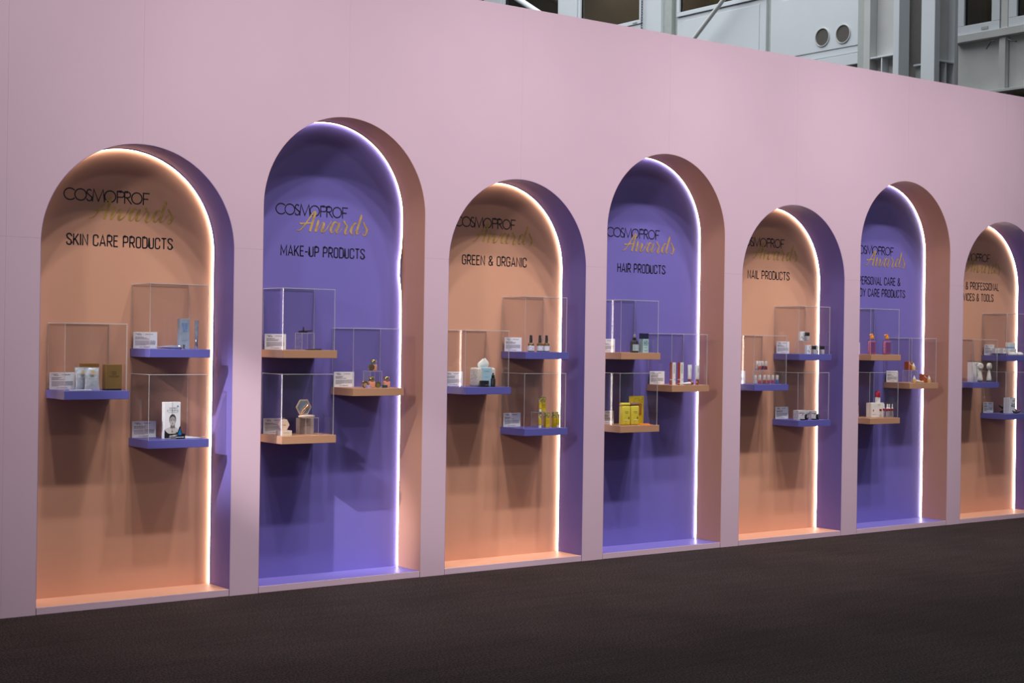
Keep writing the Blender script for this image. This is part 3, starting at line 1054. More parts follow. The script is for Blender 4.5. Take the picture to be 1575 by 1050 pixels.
part('powder', MB().prism([(0.046*math.cos(k*PI/3), 0.036+0.032*math.sin(k*PI/3)) for k in range(6)], 0.0122, 0.0132, 'z'), mat('pale_powder', (0.75, 0.68, 0.66), 0.6), t)
hr = 0.055
lid = part('lid', MB().prism(hexpts(hr, -0.006, 0.013+hr*math.sin(PI/3)), 0.062, 0.070, 'y'), BEIGE, t, bevel=0.002)
part('mirror', MB().prism(hexpts(hr*0.82, -0.006, 0.013+hr*math.sin(PI/3)), 0.0605, 0.0618, 'y'), MIRR, lid)
part('brush', MB().tube([(-0.030, 0.052, 0.020), (-0.012, 0.053, 0.042), (0.014, 0.055, 0.068), (0.026, 0.056, 0.082)], [0.005, 0.010, 0.012, 0.004], 10), ROSEG, lid, smooth=True)

# === green and organic, middle shelf
STONE = bpy.data.materials.new('speckled_stone_paper')
STONE.use_nodes = True
nt = STONE.node_tree
b = nt.nodes['Principled BSDF']
tc = nt.nodes.new('ShaderNodeTexCoord')
vo = nt.nodes.new('ShaderNodeTexNoise')
vo.inputs['Scale'].default_value = 230
vo.inputs['Detail'].default_value = 2
nt.links.new(tc.outputs['Object'], vo.inputs['Vector'])
rp = nt.nodes.new('ShaderNodeValToRGB')
rp.color_ramp.elements[0].position = 0.36
rp.color_ramp.elements[0].color = (0.20, 0.16, 0.12, 1)
rp.color_ramp.elements[1].position = 0.48
rp.color_ramp.elements[1].color = (0.66, 0.60, 0.53, 1)
nt.links.new(vo.outputs['Fac'], rp.inputs['Fac'])
nt.links.new(rp.outputs['Color'], b.inputs['Base Color'])
b.inputs['Roughness'].default_value = 0.8
t = put('tissue_box', 'speckled rounded tissue box with pale blue paper sleeve', 'tissue box', 2, 'A', 0.232, 0.078)
part('box', MB().box(-0.080, 0.080, 0, 0.085, 0, 0.126), STONE, t, bevel=0.014, segs=3, smooth=True)
SKY = mat('pale_blue_paper', (0.36, 0.56, 0.66), 0.6, var=0.02)
sl = part('sleeve', MB().box(-0.040, 0.048, -0.0012, 0.0862, 0.0012, 0.1272), SKY, t, bevel=0.004)
print_rows(sl, words(-0.018, 0.022, 0.100, 0.005, 21) + words(-0.014, 0.014, 0.062, 0.0035, 22), mat('slate_ink', (0.20, 0.30, 0.36), 0.6), y=-0.0018)
mb = MB()
secs = [(0.1275, 0.040, 0.006), (0.140, 0.045, 0.012), (0.155, 0.043, 0.014), (0.170, 0.032, 0.012), (0.182, 0.018, 0.008), (0.190, 0.006, 0.003)]
mb.loft(secs, 22, c=(0.0, 0.042))
rnd = random.Random(5)
mb.v = [(x+rnd.uniform(-1, 1)*0.002+(z-0.127)*0.22, y+rnd.uniform(-1, 1)*0.004, z) for x, y, z in mb.v]
part('tissue', mb, CREAM, t, smooth=True)
t = put('cream_jar', 'low black cream jar in front of the tissue box', 'jar', 2, 'A', 0.189, 0.0425)
part('jar', MB().lathe([(0.029, 0), (0.031, 0.0015), (0.031, 0.026), (0.030, 0.027)], 26), BLACK, t, smooth=True)
part('lid', MB().lathe([(0.031, 0.0275), (0.032, 0.0285), (0.032, 0.041), (0.030, 0.042)], 26), BLACK, t, smooth=True)
print_rows(t, words(-0.012, 0.012, 0.012, 0.0035, 2), INK, y=-0.0312)
t = put('pump_bottle', 'slim black pump bottle beside the black cream jar', 'bottle', 2, 'A', 0.257, 0.036)
part('bottle', MB().lathe([(0.0145, 0), (0.016, 0.0015), (0.016, 0.052), (0.0135, 0.056), (0.010, 0.058)], 20), BLACK, t, smooth=True)
part('collar', MB().lathe([(0.011, 0.0582), (0.0115, 0.059), (0.010, 0.078), (0.0065, 0.080)], 18), BLACK, t, smooth=True)
part('nozzle', MB().lathe([(0.0055, 0.0802), (0.0055, 0.091), (0.004, 0.093)], 14), BLACK, t, smooth=True)

# === green and organic, upper shelf
AMBER = mat('amber_glass', (0.14, 0.066, 0.010), 0.15, coat=0.8)
for k, u in enumerate((0.128, 0.207, 0.264)):
    t = put('spray_bottle', 'amber bottle with white label and tall black cap, ' + ('nearest the label card', 'middle one of three', 'nearest the LED edge')[k], 'bottle', 2, 'B', u, 0.10, rz=0.35*(k-1), group='three amber bottles')
    part('bottle', MB().lathe([(0.0205, 0), (0.0225, 0.002), (0.0225, 0.050), (0.020, 0.057), (0.013, 0.062), (0.0105, 0.063)], 24), AMBER, t, smooth=True)
    lb = part('label', MB().lathe([(0.02255, 0.007), (0.0230, 0.0075), (0.0230, 0.0405), (0.02255, 0.041)], 24), WHITE, t, smooth=True)
    print_rows(lb, words(0.002, 0.010, 0.023, 0.005, k) + words(-0.014, 0.012, 0.012, 0.002, k+1) + words(-0.014, 0.0, 0.033, 0.002, k+2), INK, y=-0.0236)
    part('cap', MB().lathe([(0.0108, 0.0632), (0.0115, 0.064), (0.0095, 0.112), (0.0085, 0.114)], 18), BLACK, t, smooth=True)

# === green and organic, lower shelf
riser(2, 'C', 0.205, 0.10, 'clear acrylic riser among the yellow tubes', w_=0.094)
YEL = mat('yellow_print', (0.62, 0.43, 0.012), 0.4, var=0.04)
YPAT = bpy.data.materials.new('yellow_leaf_pattern')
YPAT.use_nodes = True
nt = YPAT.node_tree
b = nt.nodes['Principled BSDF']
tc = nt.nodes.new('ShaderNodeTexCoord')
vo = nt.nodes.new('ShaderNodeTexNoise')
vo.inputs['Scale'].default_value = 95
vo.inputs['Detail'].default_value = 1
vo.inputs['Distortion'].default_value = 1.5
nt.links.new(tc.outputs['Object'], vo.inputs['Vector'])
rp = nt.nodes.new('ShaderNodeValToRGB')
rp.color_ramp.interpolation = 'CONSTANT'
rp.color_ramp.elements[0].color = (0.10, 0.11, 0.10, 1)
rp.color_ramp.elements[1].position = 0.46
rp.color_ramp.elements[1].color = (0.62, 0.46, 0.03, 1)
e = rp.color_ramp.elements.new(0.58)
e.color = (0.50, 0.50, 0.32, 1)
nt.links.new(vo.outputs['Fac'], rp.inputs['Fac'])
nt.links.new(rp.outputs['Color'], b.inputs['Base Color'])
b.inputs['Roughness'].default_value = 0.4


def yellow_tube(label, u, Y, z=0):
    t = put('hand_cream_tube', label, 'tube', 2, 'C', u, Y, z, group='yellow patterned tubes')
    part('body', MB().loft([(0.020, 0.0095, 0.0095), (0.022, 0.0115, 0.011), (0.062, 0.0125, 0.0075)], 20), YEL, t, smooth=True)
    part('pattern_end', MB().loft([(0.0621, 0.0125, 0.0075), (0.088, 0.0138, 0.0012), (0.094, 0.0138, 0.001)], 20), YPAT, t, smooth=True)
    part('cap', MB().lathe([(0.0092, 0), (0.010, 0.001), (0.010, 0.019), (0.0092, 0.0198)], 18), CREAM, t, smooth=True)


def yellow_box(label, u, Y, z=0, w_=0.034):
    t = put('hand_cream_carton', label, 'box', 2, 'C', u, Y, z, group='yellow patterned cartons')
    bo = body_box(t, w_, 0.026, 0.066, YEL)
    part('pattern_top', MB().box(-w_/2, w_/2, 0, 0.026, 0.0662, 0.106), YPAT, t, bevel=0.0008)
    print_rows(bo, words(-0.010, 0.010, 0.045, 0.002, 2) + words(-0.008, 0.008, 0.030, 0.002, 3), DARKGOLD)


yellow_tube('yellow patterned tube standing on the riser', 0.237, 0.125, 0.1055)
yellow_box('yellow patterned carton standing on the riser', 0.276, 0.132, 0.1055)
yellow_tube('yellow patterned tube standing in front of the riser', 0.173, 0.045)
yellow_box('yellow patterned carton standing by the riser foot', 0.262, 0.068)
yellow_box('yellow patterned carton standing behind a tube near the LED edge', 0.329, 0.062, 0, 0.038)
yellow_tube('yellow patterned tube in front of a carton near the LED edge', 0.322, 0.030)

# === hair, upper shelf
t = put('dropper_bottle', 'dark round bottle with black dropper collar and grey bulb', 'bottle', 3, 'A', 0.232, 0.115)
DBRN = mat('dark_brown_glass', (0.018, 0.010, 0.009), 0.12, coat=0.6)
bo = part('bottle', MB().lathe([(0.029, 0), (0.031, 0.002), (0.031, 0.068), (0.029, 0.078), (0.020, 0.087), (0.013, 0.089)], 24), DBRN, t, smooth=True)
part('collar', MB().lathe([(0.0145, 0.0892), (0.015, 0.090), (0.014, 0.106), (0.010, 0.107)], 20), BLACK, t, smooth=True)
part('bulb', MB().lathe([(0.009, 0.1072), (0.0105, 0.112), (0.009, 0.126), (0.004, 0.134)], 18), mat('grey_rubber', (0.22, 0.22, 0.25), 0.5), t, smooth=True)
lb = MB().loft([(0.012, 0.0315, 0.0315), (0.06, 0.0315, 0.0315)], 40, cap=False)
lb.f = [q for q in lb.f if all(lb.v[k][1] < -0.012 for k in q)]
lb.mi = [0]*len(lb.f)
pl = part('label', lb, mat('teal_label', (0.30, 0.45, 0.50), 0.5), t, fix=False)
print_rows(pl, words(-0.018, 0.02, 0.045, 0.004, 4) + words(-0.018, 0.02, 0.034, 0.003, 5) + words(-0.018, 0.016, 0.020, 0.003, 6), CREAM, y=-0.0322)
t = put('hair_carton', 'pale aqua carton with navy top band beside the dark bottle', 'box', 3, 'A', 0.313, 0.08)
bo = body_box(t, 0.055, 0.045, 0.099, mat('pale_aqua_board', (0.40, 0.60, 0.64), 0.5, var=0.03))
part('top_band', MB().box(-0.0277, 0.0277, -0.0002, 0.0452, 0.0992, 0.140), mat('navy_board', (0.010, 0.014, 0.055), 0.35), t, bevel=0.002)
print_rows(bo, words(-0.020, 0.020, 0.080, 0.006, 1) + words(-0.022, 0.022, 0.066, 0.008, 2) + words(-0.020, 0.020, 0.054, 0.006, 3) + words(-0.012, 0.012, 0.036, 0.003, 4) + words(-0.016, 0.016, 0.012, 0.004, 5), mat('deep_teal_ink', (0.05, 0.11, 0.14), 0.5))

# === hair, lower shelf
LEM = mat('lemon_plastic', (0.72, 0.60, 0.055), 0.38, var=0.03)
TAUPE = mat('taupe_cap', (0.25, 0.13, 0.085), 0.4)
for k, (u, Y, lab) in enumerate(((0.118, 0.08, 'rounded lemon yellow bottle standing first in line'), (0.206, 0.085, 'rounded lemon yellow bottle with brown cap band'))):
    t = put('shampoo_bottle', lab, 'bottle', 3, 'C', u, Y, group='lemon yellow bottles')
    bo = part('bottle', MB().box(-0.039, 0.039, -0.022, 0.022, 0, 0.138), LEM, t, bevel=0.010, segs=3, smooth=True)
    part('cap', MB().box(-0.0385, 0.0385, -0.0215, 0.0215, 0.1382, 0.160), TAUPE if k else LEM, t, bevel=0.009, segs=3, smooth=True)
    print_rows(bo, words(-0.016, 0.018, 0.093, 0.005, 3+k) + words(-0.012, 0.018, 0.084, 0.003, 5+k) + words(-0.016, 0.004, 0.028, 0.003, 8) + words(-0.016, 0.0, 0.014, 0.002, 9), mat('olive_ink', (0.22, 0.20, 0.05), 0.6), y=-0.0226)
    part('drop_mark', MB().poly([(0.020, 0.042), (0.026, 0.046), (0.0265, 0.052), (0.021, 0.064), (0.0155, 0.052), (0.016, 0.046)], -0.0226), DARKGOLD, bo, fix=False)
    print_rows(bo, [(-0.016, 0.020, 0.033, 0.040)], mat('pale_lemon', (0.75, 0.72, 0.35), 0.5), y=-0.0224, name='panel_print')
t = put('mask_pouch', 'tall yellow pouch with leaf print and orange fingers behind bottles', 'pouch', 3, 'C', 0.289, 0.145, rz=-0.05)
mb = MB()
mb.loft([(0, 0.062, 0.012), (0.03, 0.066, 0.013), (0.10, 0.068, 0.008), (0.17, 0.070, 0.003), (0.196, 0.070, 0.0012), (0.205, 0.070, 0.001)], 30, power=2.8)
bo = part('pouch', mb, mat('yellow_foil', (0.60, 0.43, 0.02), 0.3, var=0.08), t, smooth=True)
ORB = mat('orange_brown_print', (0.38, 0.14, 0.012), 0.45, var=0.15)
mb = MB()
for x in (-0.012, 0.024):
    mb.poly([(x-0.013, 0.070), (x+0.013, 0.070), (x+0.014, 0.145), (x+0.006, 0.150), (x-0.006, 0.150), (x-0.014, 0.145)], -0.0138)
part('print', mb, ORB, bo, fix=False)
mb = MB()
rnd = random.Random(4)
for k in range(16):
    x, z, a = rnd.uniform(-0.055, 0.058), rnd.uniform(0.150, 0.196), rnd.uniform(0, PI)
    dx, dz = 0.012*math.cos(a), 0.012*math.sin(a)
    mb.ribbon([(x, z, 0.0005), (x+dx/2, z+dz/2, 0.005), (x+dx, z+dz, 0.0005)], 0, -0.0100-k*0.0001)
part('leaf_print', mb, mat('leaf_brown', (0.25, 0.12, 0.02), 0.5), bo, fix=False)
t = put('orange_sachet', 'flat orange sachet lying in front of the yellow pouch', 'sachet', 3, 'C', 0.292, 0.055, rz=0.12)
ORF = mat('orange_foil', (0.80, 0.22, 0.03), 0.35)
part('wrapper', MB().loft([(0, 0.047, 0.028), (0.004, 0.046, 0.027), (0.009, 0.030, 0.016), (0.0095, 0.01, 0.006)], 24, power=4), ORF, t, smooth=True)
part('seal', MB().box(-0.052, 0.052, -0.031, 0.031, 0.0, 0.0012), ORF, t)

# === hair, middle shelf
RED = mat('vermilion_board', (0.58, 0.075, 0.02), 0.4)
for k, u in enumerate((0.101, 0.180)):
    t = put('colour_carton', 'slim white carton with red side, ' + ('nearer the label card', 'nearer the white tubes')[k], 'box', 3, 'B', u, 0.08, group='pair of slim red and white cartons')
    bo = body_box(t, 0.033, 0.0005, 0.165, CREAM, y=0.0, bevel=0)
    part('side', MB().box(-0.0165, 0.0165, 0.0006, 0.028, 0, 0.165), RED, t, bevel=0.0005)
    part('side_band', MB().box(-0.0169, -0.0166, 0.003, 0.026, 0.034, 0.042), CREAM, t)
    mb = MB()
    for q in range(11):
        z = 0.085+q*0.006
        mb.quad(-0.003, 0.004, z, z+0.0042, -0.0005)
    part('print', mb, INK, bo, fix=False)
    print_rows(bo, [(-0.002, 0.012, 0.034, 0.038), (0.004, 0.012, 0.040, 0.046)], mat('lavender_ink', (0.35, 0.36, 0.62), 0.5))
COPPER = mat('copper_cap', (0.62, 0.20, 0.11), 0.2, metal=0.9)
TUBEW = mat('white_tube', (0.78, 0.78, 0.80), 0.35, var=0.02)
for u, Y, lab in ((0.279, 0.10, 'white tube on copper cap standing behind the lying tube'), (0.318, 0.060, 'white tube on copper cap standing near the LED edge')):
    t = put('colour_tube', lab, 'tube', 3, 'B', u, Y, group='white tubes with copper caps')
    flat_tube(t, 0.042, 0.148, 0.0115, 0.040, TUBEW, COPPER)
    print_rows(t, [(-0.001, 0.001, 0.095, 0.13), (0.003, 0.0045, 0.09, 0.12)], INK, y=-0.0095)
t = put('colour_tube', 'white tube with copper cap lying in front of the cartons', 'tube', 3, 'B', 0.192, 0.037, rz=0.10)
mb = MB().loft([(-0.085, 0.001, 0.018), (-0.04, 0.006, 0.017), (0.02, 0.0105, 0.013), (0.035, 0.011, 0.011), (0.037, 0.009, 0.009)], 20)
mb.xf(Matrix.Translation((0, 0, 0.0115)) @ Matrix.Rotation(PI/2, 4, 'Y'))
part('body', mb, TUBEW, t, smooth=True)
part('cap', MB().lathe([(0.0095, 0.0375), (0.011, 0.039), (0.011, 0.064), (0.0095, 0.065)], 18).xf(Matrix.Translation((0, 0, 0.0115)) @ Matrix.Rotation(PI/2, 4, 'Y')), COPPER, t, smooth=True)

# === nail, middle shelf
riser(4, 'A', 0.178, 0.10, 'clear acrylic riser under four nail polishes', w_=0.103)
GLASS = clear('clear_glass', (0.93, 0.93, 0.95), ior=1.5, rough=0.03, haze=0.06)
POL = [('clear', (0.70, 0.66, 0.62), 0.207, 0.166, 1), ('coral red', (0.50, 0.06, 0.05), 0.203, 0.132, 1), ('purple', (0.18, 0.022, 0.13), 0.262, 0.162, 1), ('dark red', (0.25, 0.008, 0.012), 0.262, 0.126, 1),
       ('clear', (0.70, 0.66, 0.62), 0.059, 0.04, 0), ('pinkish red', (0.55, 0.08, 0.09), 0.107, 0.04, 0), ('brick red', (0.36, 0.03, 0.025), 0.158, 0.04, 0), ('rose', (0.52, 0.06, 0.11), 0.204, 0.04, 0), ('magenta', (0.40, 0.05, 0.25), 0.250, 0.04, 0), ('blue', (0.06, 0.16, 0.52), 0.300, 0.04, 0)]
for nm, c, u, Y, on in POL:
    t = put('nail_polish', '%s nail polish bottle with white cap standing on the %s' % (nm, 'riser' if on else 'shelf'), 'nail polish', 4, 'A', u, Y, 0.1055 if on else 0, group='nail polish bottles')
    part('polish', MB().loft([(0.006, 0.009, 0.009), (0.008, 0.0115, 0.0115), (0.030, 0.0115, 0.0115), (0.032, 0.0095, 0.0095)], 18, power=3), mat('polish_'+nm.replace(' ', '_'), c, 0.2, coat=0.5), t, smooth=True)
    part('glass', MB().loft([(0, 0.0125, 0.0125), (0.002, 0.0138, 0.0138), (0.031, 0.0138, 0.0138), (0.0345, 0.010, 0.010)], 18, power=3), GLASS, t, smooth=True)
    part('cap', MB().lathe([(0.0100, 0.0350), (0.0106, 0.036), (0.0098, 0.069), (0.0088, 0.070)], 18), CREAM, t, smooth=True)

# === nail, upper shelf
riser(4, 'B', 0.166, 0.10, 'clear acrylic riser under the leaf print carton', w_=0.092)
LEAF = mat('leaf_green_ink', (0.05, 0.10, 0.035), 0.5)
GREYL = mat('leaf_grey_ink', (0.10, 0.10, 0.10), 0.5)


def leaf_box(label, u, Y, z=0, w_=0.048):
    t = put('leaf_carton', label, 'box', 4, 'B', u, Y, z, group='white cartons with leaf print')
    bo = body_box(t, w_, 0.024, 0.071, WHITE)
    mb, mg = MB(), MB()
    for x, zz, a, l in ((0.012, 0.056, 1.0, 0.022), (0.015, 0.040, 1.5, 0.016), (0.004, 0.016, 1.2, 0.020)):
        dx, dz = l*math.cos(a)/2, l*math.sin(a)/2
        mb.ribbon([(x-dx, zz-dz, 0.0006), (x, zz, 0.0085), (x+dx, zz+dz, 0.0006)], 0, -0.0005)
    for x, zz, a, l in ((-0.010, 0.026, 0.6, 0.024), (0.006, 0.022, -0.9, 0.018)):
        dx, dz = l*math.cos(a)/2, l*math.sin(a)/2
        mg.ribbon([(x-dx, zz-dz, 0.0006), (x, zz, 0.0075), (x+dx, zz+dz, 0.0006)], 0, -0.0007)
    part('leaf_print', mb, LEAF, bo, fix=False)
    part('leaf_print', mg, GREYL, bo, fix=False)


def black_cap(label, u, Y, z=0):
    t = put('nail_lacquer', label, 'nail polish', 4, 'B', u, Y, z, group='grey lacquer bottles with black caps')
    part('bottle', MB().loft([(0, 0.015, 0.012), (0.002, 0.0175, 0.014), (0.034, 0.0175, 0.014), (0.036, 0.0155, 0.0125)], 20, power=5), mat('grey_lacquer', (0.42, 0.39, 0.42), 0.2, coat=0.6), t, smooth=True)
    part('cap', MB().box(-0.0155, 0.0155, -0.013, 0.013, 0.0364, 0.065), BLACK, t, bevel=0.0015)


leaf_box('white leaf print carton standing on the riser', 0.200, 0.142, 0.1055)
black_cap('grey lacquer bottle with black cap standing on the riser', 0.228, 0.120, 0.1055)
leaf_box('white leaf print carton standing in front of the riser', 0.193, 0.068)
black_cap('grey lacquer bottle with black cap beside the riser foot', 0.257, 0.072)
leaf_box('white leaf print carton standing between two lacquer bottles', 0.314, 0.090, 0, 0.038)
black_cap('grey lacquer bottle with black cap at the shelf end', 0.330, 0.052)

# === nail, lower shelf
MARB = mat('marble_board', (0.62, 0.58, 0.62), 0.45, var=0.22, scale=45)
CRIM = mat('crimson_ink', (0.25, 0.02, 0.03), 0.5)
for k, (u, Y, w_, d, h) in enumerate(((0.142, 0.08, 0.092, 0.055, 0.074), (0.246, 0.115, 0.050, 0.05, 0.068), (0.292, 0.090, 0.066, 0.05, 0.067))):
    t = put('powder_carton', ('large', 'narrow', 'squat')[k] + ' marbled carton with crimson lid line behind the pots', 'box', 4, 'C', u, Y, group='marbled cartons')
    bo = body_box(t, w_, d, h*0.76, MARB)
    part('lid', MB().box(-w_/2-0.0006, w_/2+0.0006, -0.0006, d+0.0006, h*0.765, h), MARB, t, bevel=0.0008)
    print_rows(bo, [(-w_*0.45, w_*0.3, h*0.68, h*0.735)], CRIM if k != 1 else INK)
    part('mark', MB().poly([(-0.004, 0.036), (0.008, 0.037), (0.014, 0.048), (0.010, 0.046), (0.002, 0.042)], -0.0006), BLACKINK, bo, fix=False)
for k, (u, Y) in enumerate(((0.146, 0.032), (0.288, 0.042))):
    t = put('colour_pot', ('open black pot showing turquoise, orange and plum thirds' if k == 0 else 'open black pot with grey shimmering inside'), 'pot', 4, 'C', u, Y, group='open black pots with lids')
    r = 0.0235
    X = Matrix.Translation((0.004, 0.010, r)) @ Matrix.Rotation(0.35, 4, 'Z') @ Matrix.Rotation(PI/2, 4, 'X')
    part('pot', MB().lathe([(r*0.95, -0.008), (r, -0.006), (r, 0.008), (r*0.86, 0.009)], 28).xf(X), BLACK, t, smooth=True)
    if k == 0:
        for q, (nm, c) in enumerate((('orange_powder', (0.75, 0.16, 0.05)), ('turquoise_powder', (0.24, 0.55, 0.55)), ('plum_powder', (0.13, 0.003, 0.09)))):
            a0 = -30+q*120
            pts = [(0, 0)] + arc(0, 0, r*0.82, r*0.82, a0, a0+120, 10)
            mb = MB().prism(pts, 0.0092, 0.0104, 'z').xf(X)
            part('colour_pan', mb, mat(nm, c, 0.6), t)
    else:
        part('colour_pan', MB().lathe([(r*0.82, 0.0092), (r*0.80, 0.0104)], 24).xf(X), mat('grey_shimmer', (0.30, 0.29, 0.30), 0.25, metal=0.7, var=0.4, scale=90), t)
        part('colour_pan', MB().poly([(-0.010, 0.0), (0.0, -0.008), (0.014, -0.006), (0.006, 0.004)], 0).xf(X @ Matrix.Translation((0, 0, 0.0108)) @ Matrix.Rotation(PI/2, 4, 'X')), GOLDM, t, fix=False)
    t2 = put('pot_lid', 'flat black screw lid lying beside the %s pot' % ('three-colour' if k == 0 else 'grey'), 'lid', 4, 'C', u-0.044, Y+0.006, group='flat black lids')
    part('lid', MB().lathe([(0.0215, 0), (0.023, 0.001), (0.023, 0.007), (0.0215, 0.008)], 24), BLACK, t2, smooth=True)
    part('disc', MB().lathe([(0.017, 0.0081), (0.017, 0.0086)], 24), BLACK, t2, smooth=True)

# === personal care, upper shelf
PLIQ = mat('violet_pink_gel', (0.62, 0.20, 0.40), 0.15, coat=0.7, var=0.06)
CLB = clear('bottle_plastic', (0.90, 0.80, 0.88), rough=0.04, haze=0.04)
ORG = mat('orange_pump_plastic', (0.86, 0.30, 0.012), 0.35)
for k, u in enumerate((0.106, 0.296)):
    t = put('pump_bottle', 'clear bottle of pink gel with orange pump, ' + ('nearer the label card', 'farther from the label card')[k], 'bottle', 5, 'A', u, 0.075, group='pink bottles with orange pumps')
    part('gel', MB().box(-0.036, 0.036, -0.014, 0.014, 0.004, 0.112), PLIQ, t, bevel=0.008, segs=2, smooth=True)
    sh = part('bottle', MB().box(-0.0405, 0.0405, -0.018, 0.018, 0, 0.122), CLB, t, bevel=0.011, segs=3, smooth=True)
    part('shoulder', MB().loft([(0.1222, 0.028, 0.014), (0.127, 0.015, 0.012), (0.129, 0.013, 0.011)], 20), CLB, t, smooth=True)
    rows = []
    for q in range(8):
        rows += words(-0.026, 0.026-0.004*(q % 3), 0.096-q*0.011, 0.0045, q+40)
    print_rows(sh, rows, mat('plum_ink', (0.16, 0.02, 0.16), 0.5), y=-0.0184)
    part('label', MB().box(-0.030, 0.030, -0.0156, -0.0150, 0.012, 0.104), mat('violet_label', (0.42, 0.12, 0.40), 0.4), t)
    part('pump', MB().lathe([(0.0155, 0.1292), (0.017, 0.131), (0.016, 0.150), (0.008, 0.156), (0.006, 0.158)], 20), ORG, t, smooth=True)
    part('nozzle', MB().tube([(0.010, 0, 0.162), (-0.010, 0, 0.163), (-0.026, 0, 0.161), (-0.030, 0, 0.156)], [0.007, 0.007, 0.005, 0.004], 10), ORG, t, smooth=True)

# === personal care, lower shelf
t = put('ampoule_carton', 'wide white carton behind the row of vials', 'box', 5, 'C', 0.247, 0.12)
bo = body_box(t, 0.158, 0.055, 0.119, CREAM)
CRED = mat('cherry_red', (0.45, 0.006, 0.05), 0.35)
part('print', MB().poly([(-0.062, 0.062), (-0.046, 0.062), (-0.048, 0.054), (-0.054, 0.040), (-0.060, 0.054)], -0.0006), CRED, bo, fix=False)
print_rows(bo, words(0.0, 0.05, 0.10, 0.003, 5) + words(-0.066, -0.02, 0.022, 0.003, 6), INK)
t = put('bullet_stick', 'white stick with cherry red domed top standing on the carton', 'lip balm', 5, 'C', 0.275, 0.145, 0.1195)
part('base', MB().lathe([(0.021, 0), (0.022, 0.001), (0.022, 0.043), (0.020, 0.044)], 22), CREAM, t, smooth=True)
part('top', MB().lathe([(0.0205, 0.0442), (0.0215, 0.046), (0.0215, 0.080), (0.018, 0.090), (0.010, 0.096), (0.002, 0.098)], 22), CRED, t, smooth=True)
VG = clear('vial_glass', (0.92, 0.88, 0.90), rough=0.05, haze=0.22)
for k, (u, Y) in enumerate(((0.187, 0.04), (0.268, 0.072), (0.262, 0.035), (0.314, 0.068), (0.296, 0.038), (0.330, 0.036))):
    t = put('vial', 'slim clear vial with cherry red band and white nozzle, ' + {0: 'apart from the rest', 5: 'nearest the case side pane'}.get(k, 'in the close group of four'), 'vial', 5, 'C', u, Y, group='row of slim vials')
    part('glass', MB().lathe([(0.0085, 0), (0.0095, 0.001), (0.0095, 0.054), (0.009, 0.055)], 16), VG, t, smooth=True)
    part('band', MB().lathe([(0.0095, 0.0552), (0.0100, 0.056), (0.0100, 0.072), (0.0090, 0.073)], 16), CRED, t, smooth=True)
    part('nozzle', MB().lathe([(0.0088, 0.0732), (0.0088, 0.078), (0.0040, 0.082), (0.0032, 0.110), (0.0026, 0.111)], 14), CREAM, t, smooth=True)

# === personal care, middle shelf
riser(5, 'B', 0.138, 0.09, 'clear acrylic riser under the rust orange carton', w_=0.090)
RUST = mat('rust_board', (0.42, 0.085, 0.012), 0.5)


def rust_box(label, u, Y, z=0):
    t = put('soap_carton', label, 'box', 5, 'B', u, Y, z, group='rust orange cartons')
    bo = body_box(t, 0.056, 0.045, 0.072, RUST)
    part('doodle_print', MB().ribbon(smooth_stroke([(-0.012, 0.068, 0.003), (-0.014, 0.054, 0.005), (-0.004, 0.048, 0.004), (0.010, 0.042, 0.005), (0.020, 0.036, 0.003)]), 0, -0.0006).ribbon([(0.004, 0.066, 0.002), (0.014, 0.069, 0.004), (0.022, 0.066, 0.002)], 0, -0.0006), CREAM, bo, fix=False)


AMG = mat('honey_oil', (0.62, 0.38, 0.12), 0.12, coat=0.8)


def oil(label, u, Y, z=0):
    t = put('oil_dropper', label, 'bottle', 5, 'B', u, Y, z, group='honey coloured dropper bottles')
    part('bottle', MB().lathe([(0.016, 0), (0.018, 0.002), (0.018, 0.024), (0.015, 0.029), (0.010, 0.031)], 20), AMG, t, smooth=True)
    part('dropper', MB().lathe([(0.0115, 0.0312), (0.012, 0.032), (0.010, 0.044), (0.005, 0.052), (0.0035, 0.060), (0.002, 0.061)], 16), CREAM, t, smooth=True)


rust_box('rust orange carton with white doodle on the riser', 0.180, 0.126, 0.1055)
oil('honey dropper bottle standing on the riser', 0.190, 0.105, 0.1055)
oil('honey dropper bottle standing in front of the riser', 0.106, 0.030)
rust_box('rust orange carton with white doodle on the shelf', 0.322, 0.080)
oil('honey dropper bottle beside the rust carton near the LED edge', 0.328, 0.050)
t = put('root_wrap', 'twisted cream coloured cloth lying between the dropper bottles', 'cloth', 5, 'B', 0.180, 0.036, rz=-0.06)
mb = MB().tube([(-0.060, 0, 0.013), (-0.046, 0.003, 0.016), (-0.020, -0.002, 0.013), (0.004, 0.003, 0.012), (0.026, -0.001, 0.008), (0.046, 0.002, 0.010), (0.060, 0.002, 0.007)], [0.008, 0.0135, 0.012, 0.010, 0.006, 0.008, 0.003], 12)
rnd = random.Random(2)
mb.v = [(x, y+rnd.uniform(-1, 1)*0.002, max(0.0, z+rnd.uniform(-1, 1)*0.0012)) for x, y, z in mb.v]
part('cloth', mb, mat('cream_cloth', (0.66, 0.60, 0.46), 0.85), t, smooth=True)
part('tie', MB().tube([(0.024, -0.001, 0.008), (0.029, 0, 0.0082)], 0.0075, 12), mat('cream_cord', (0.55, 0.48, 0.34), 0.85), t, smooth=True)

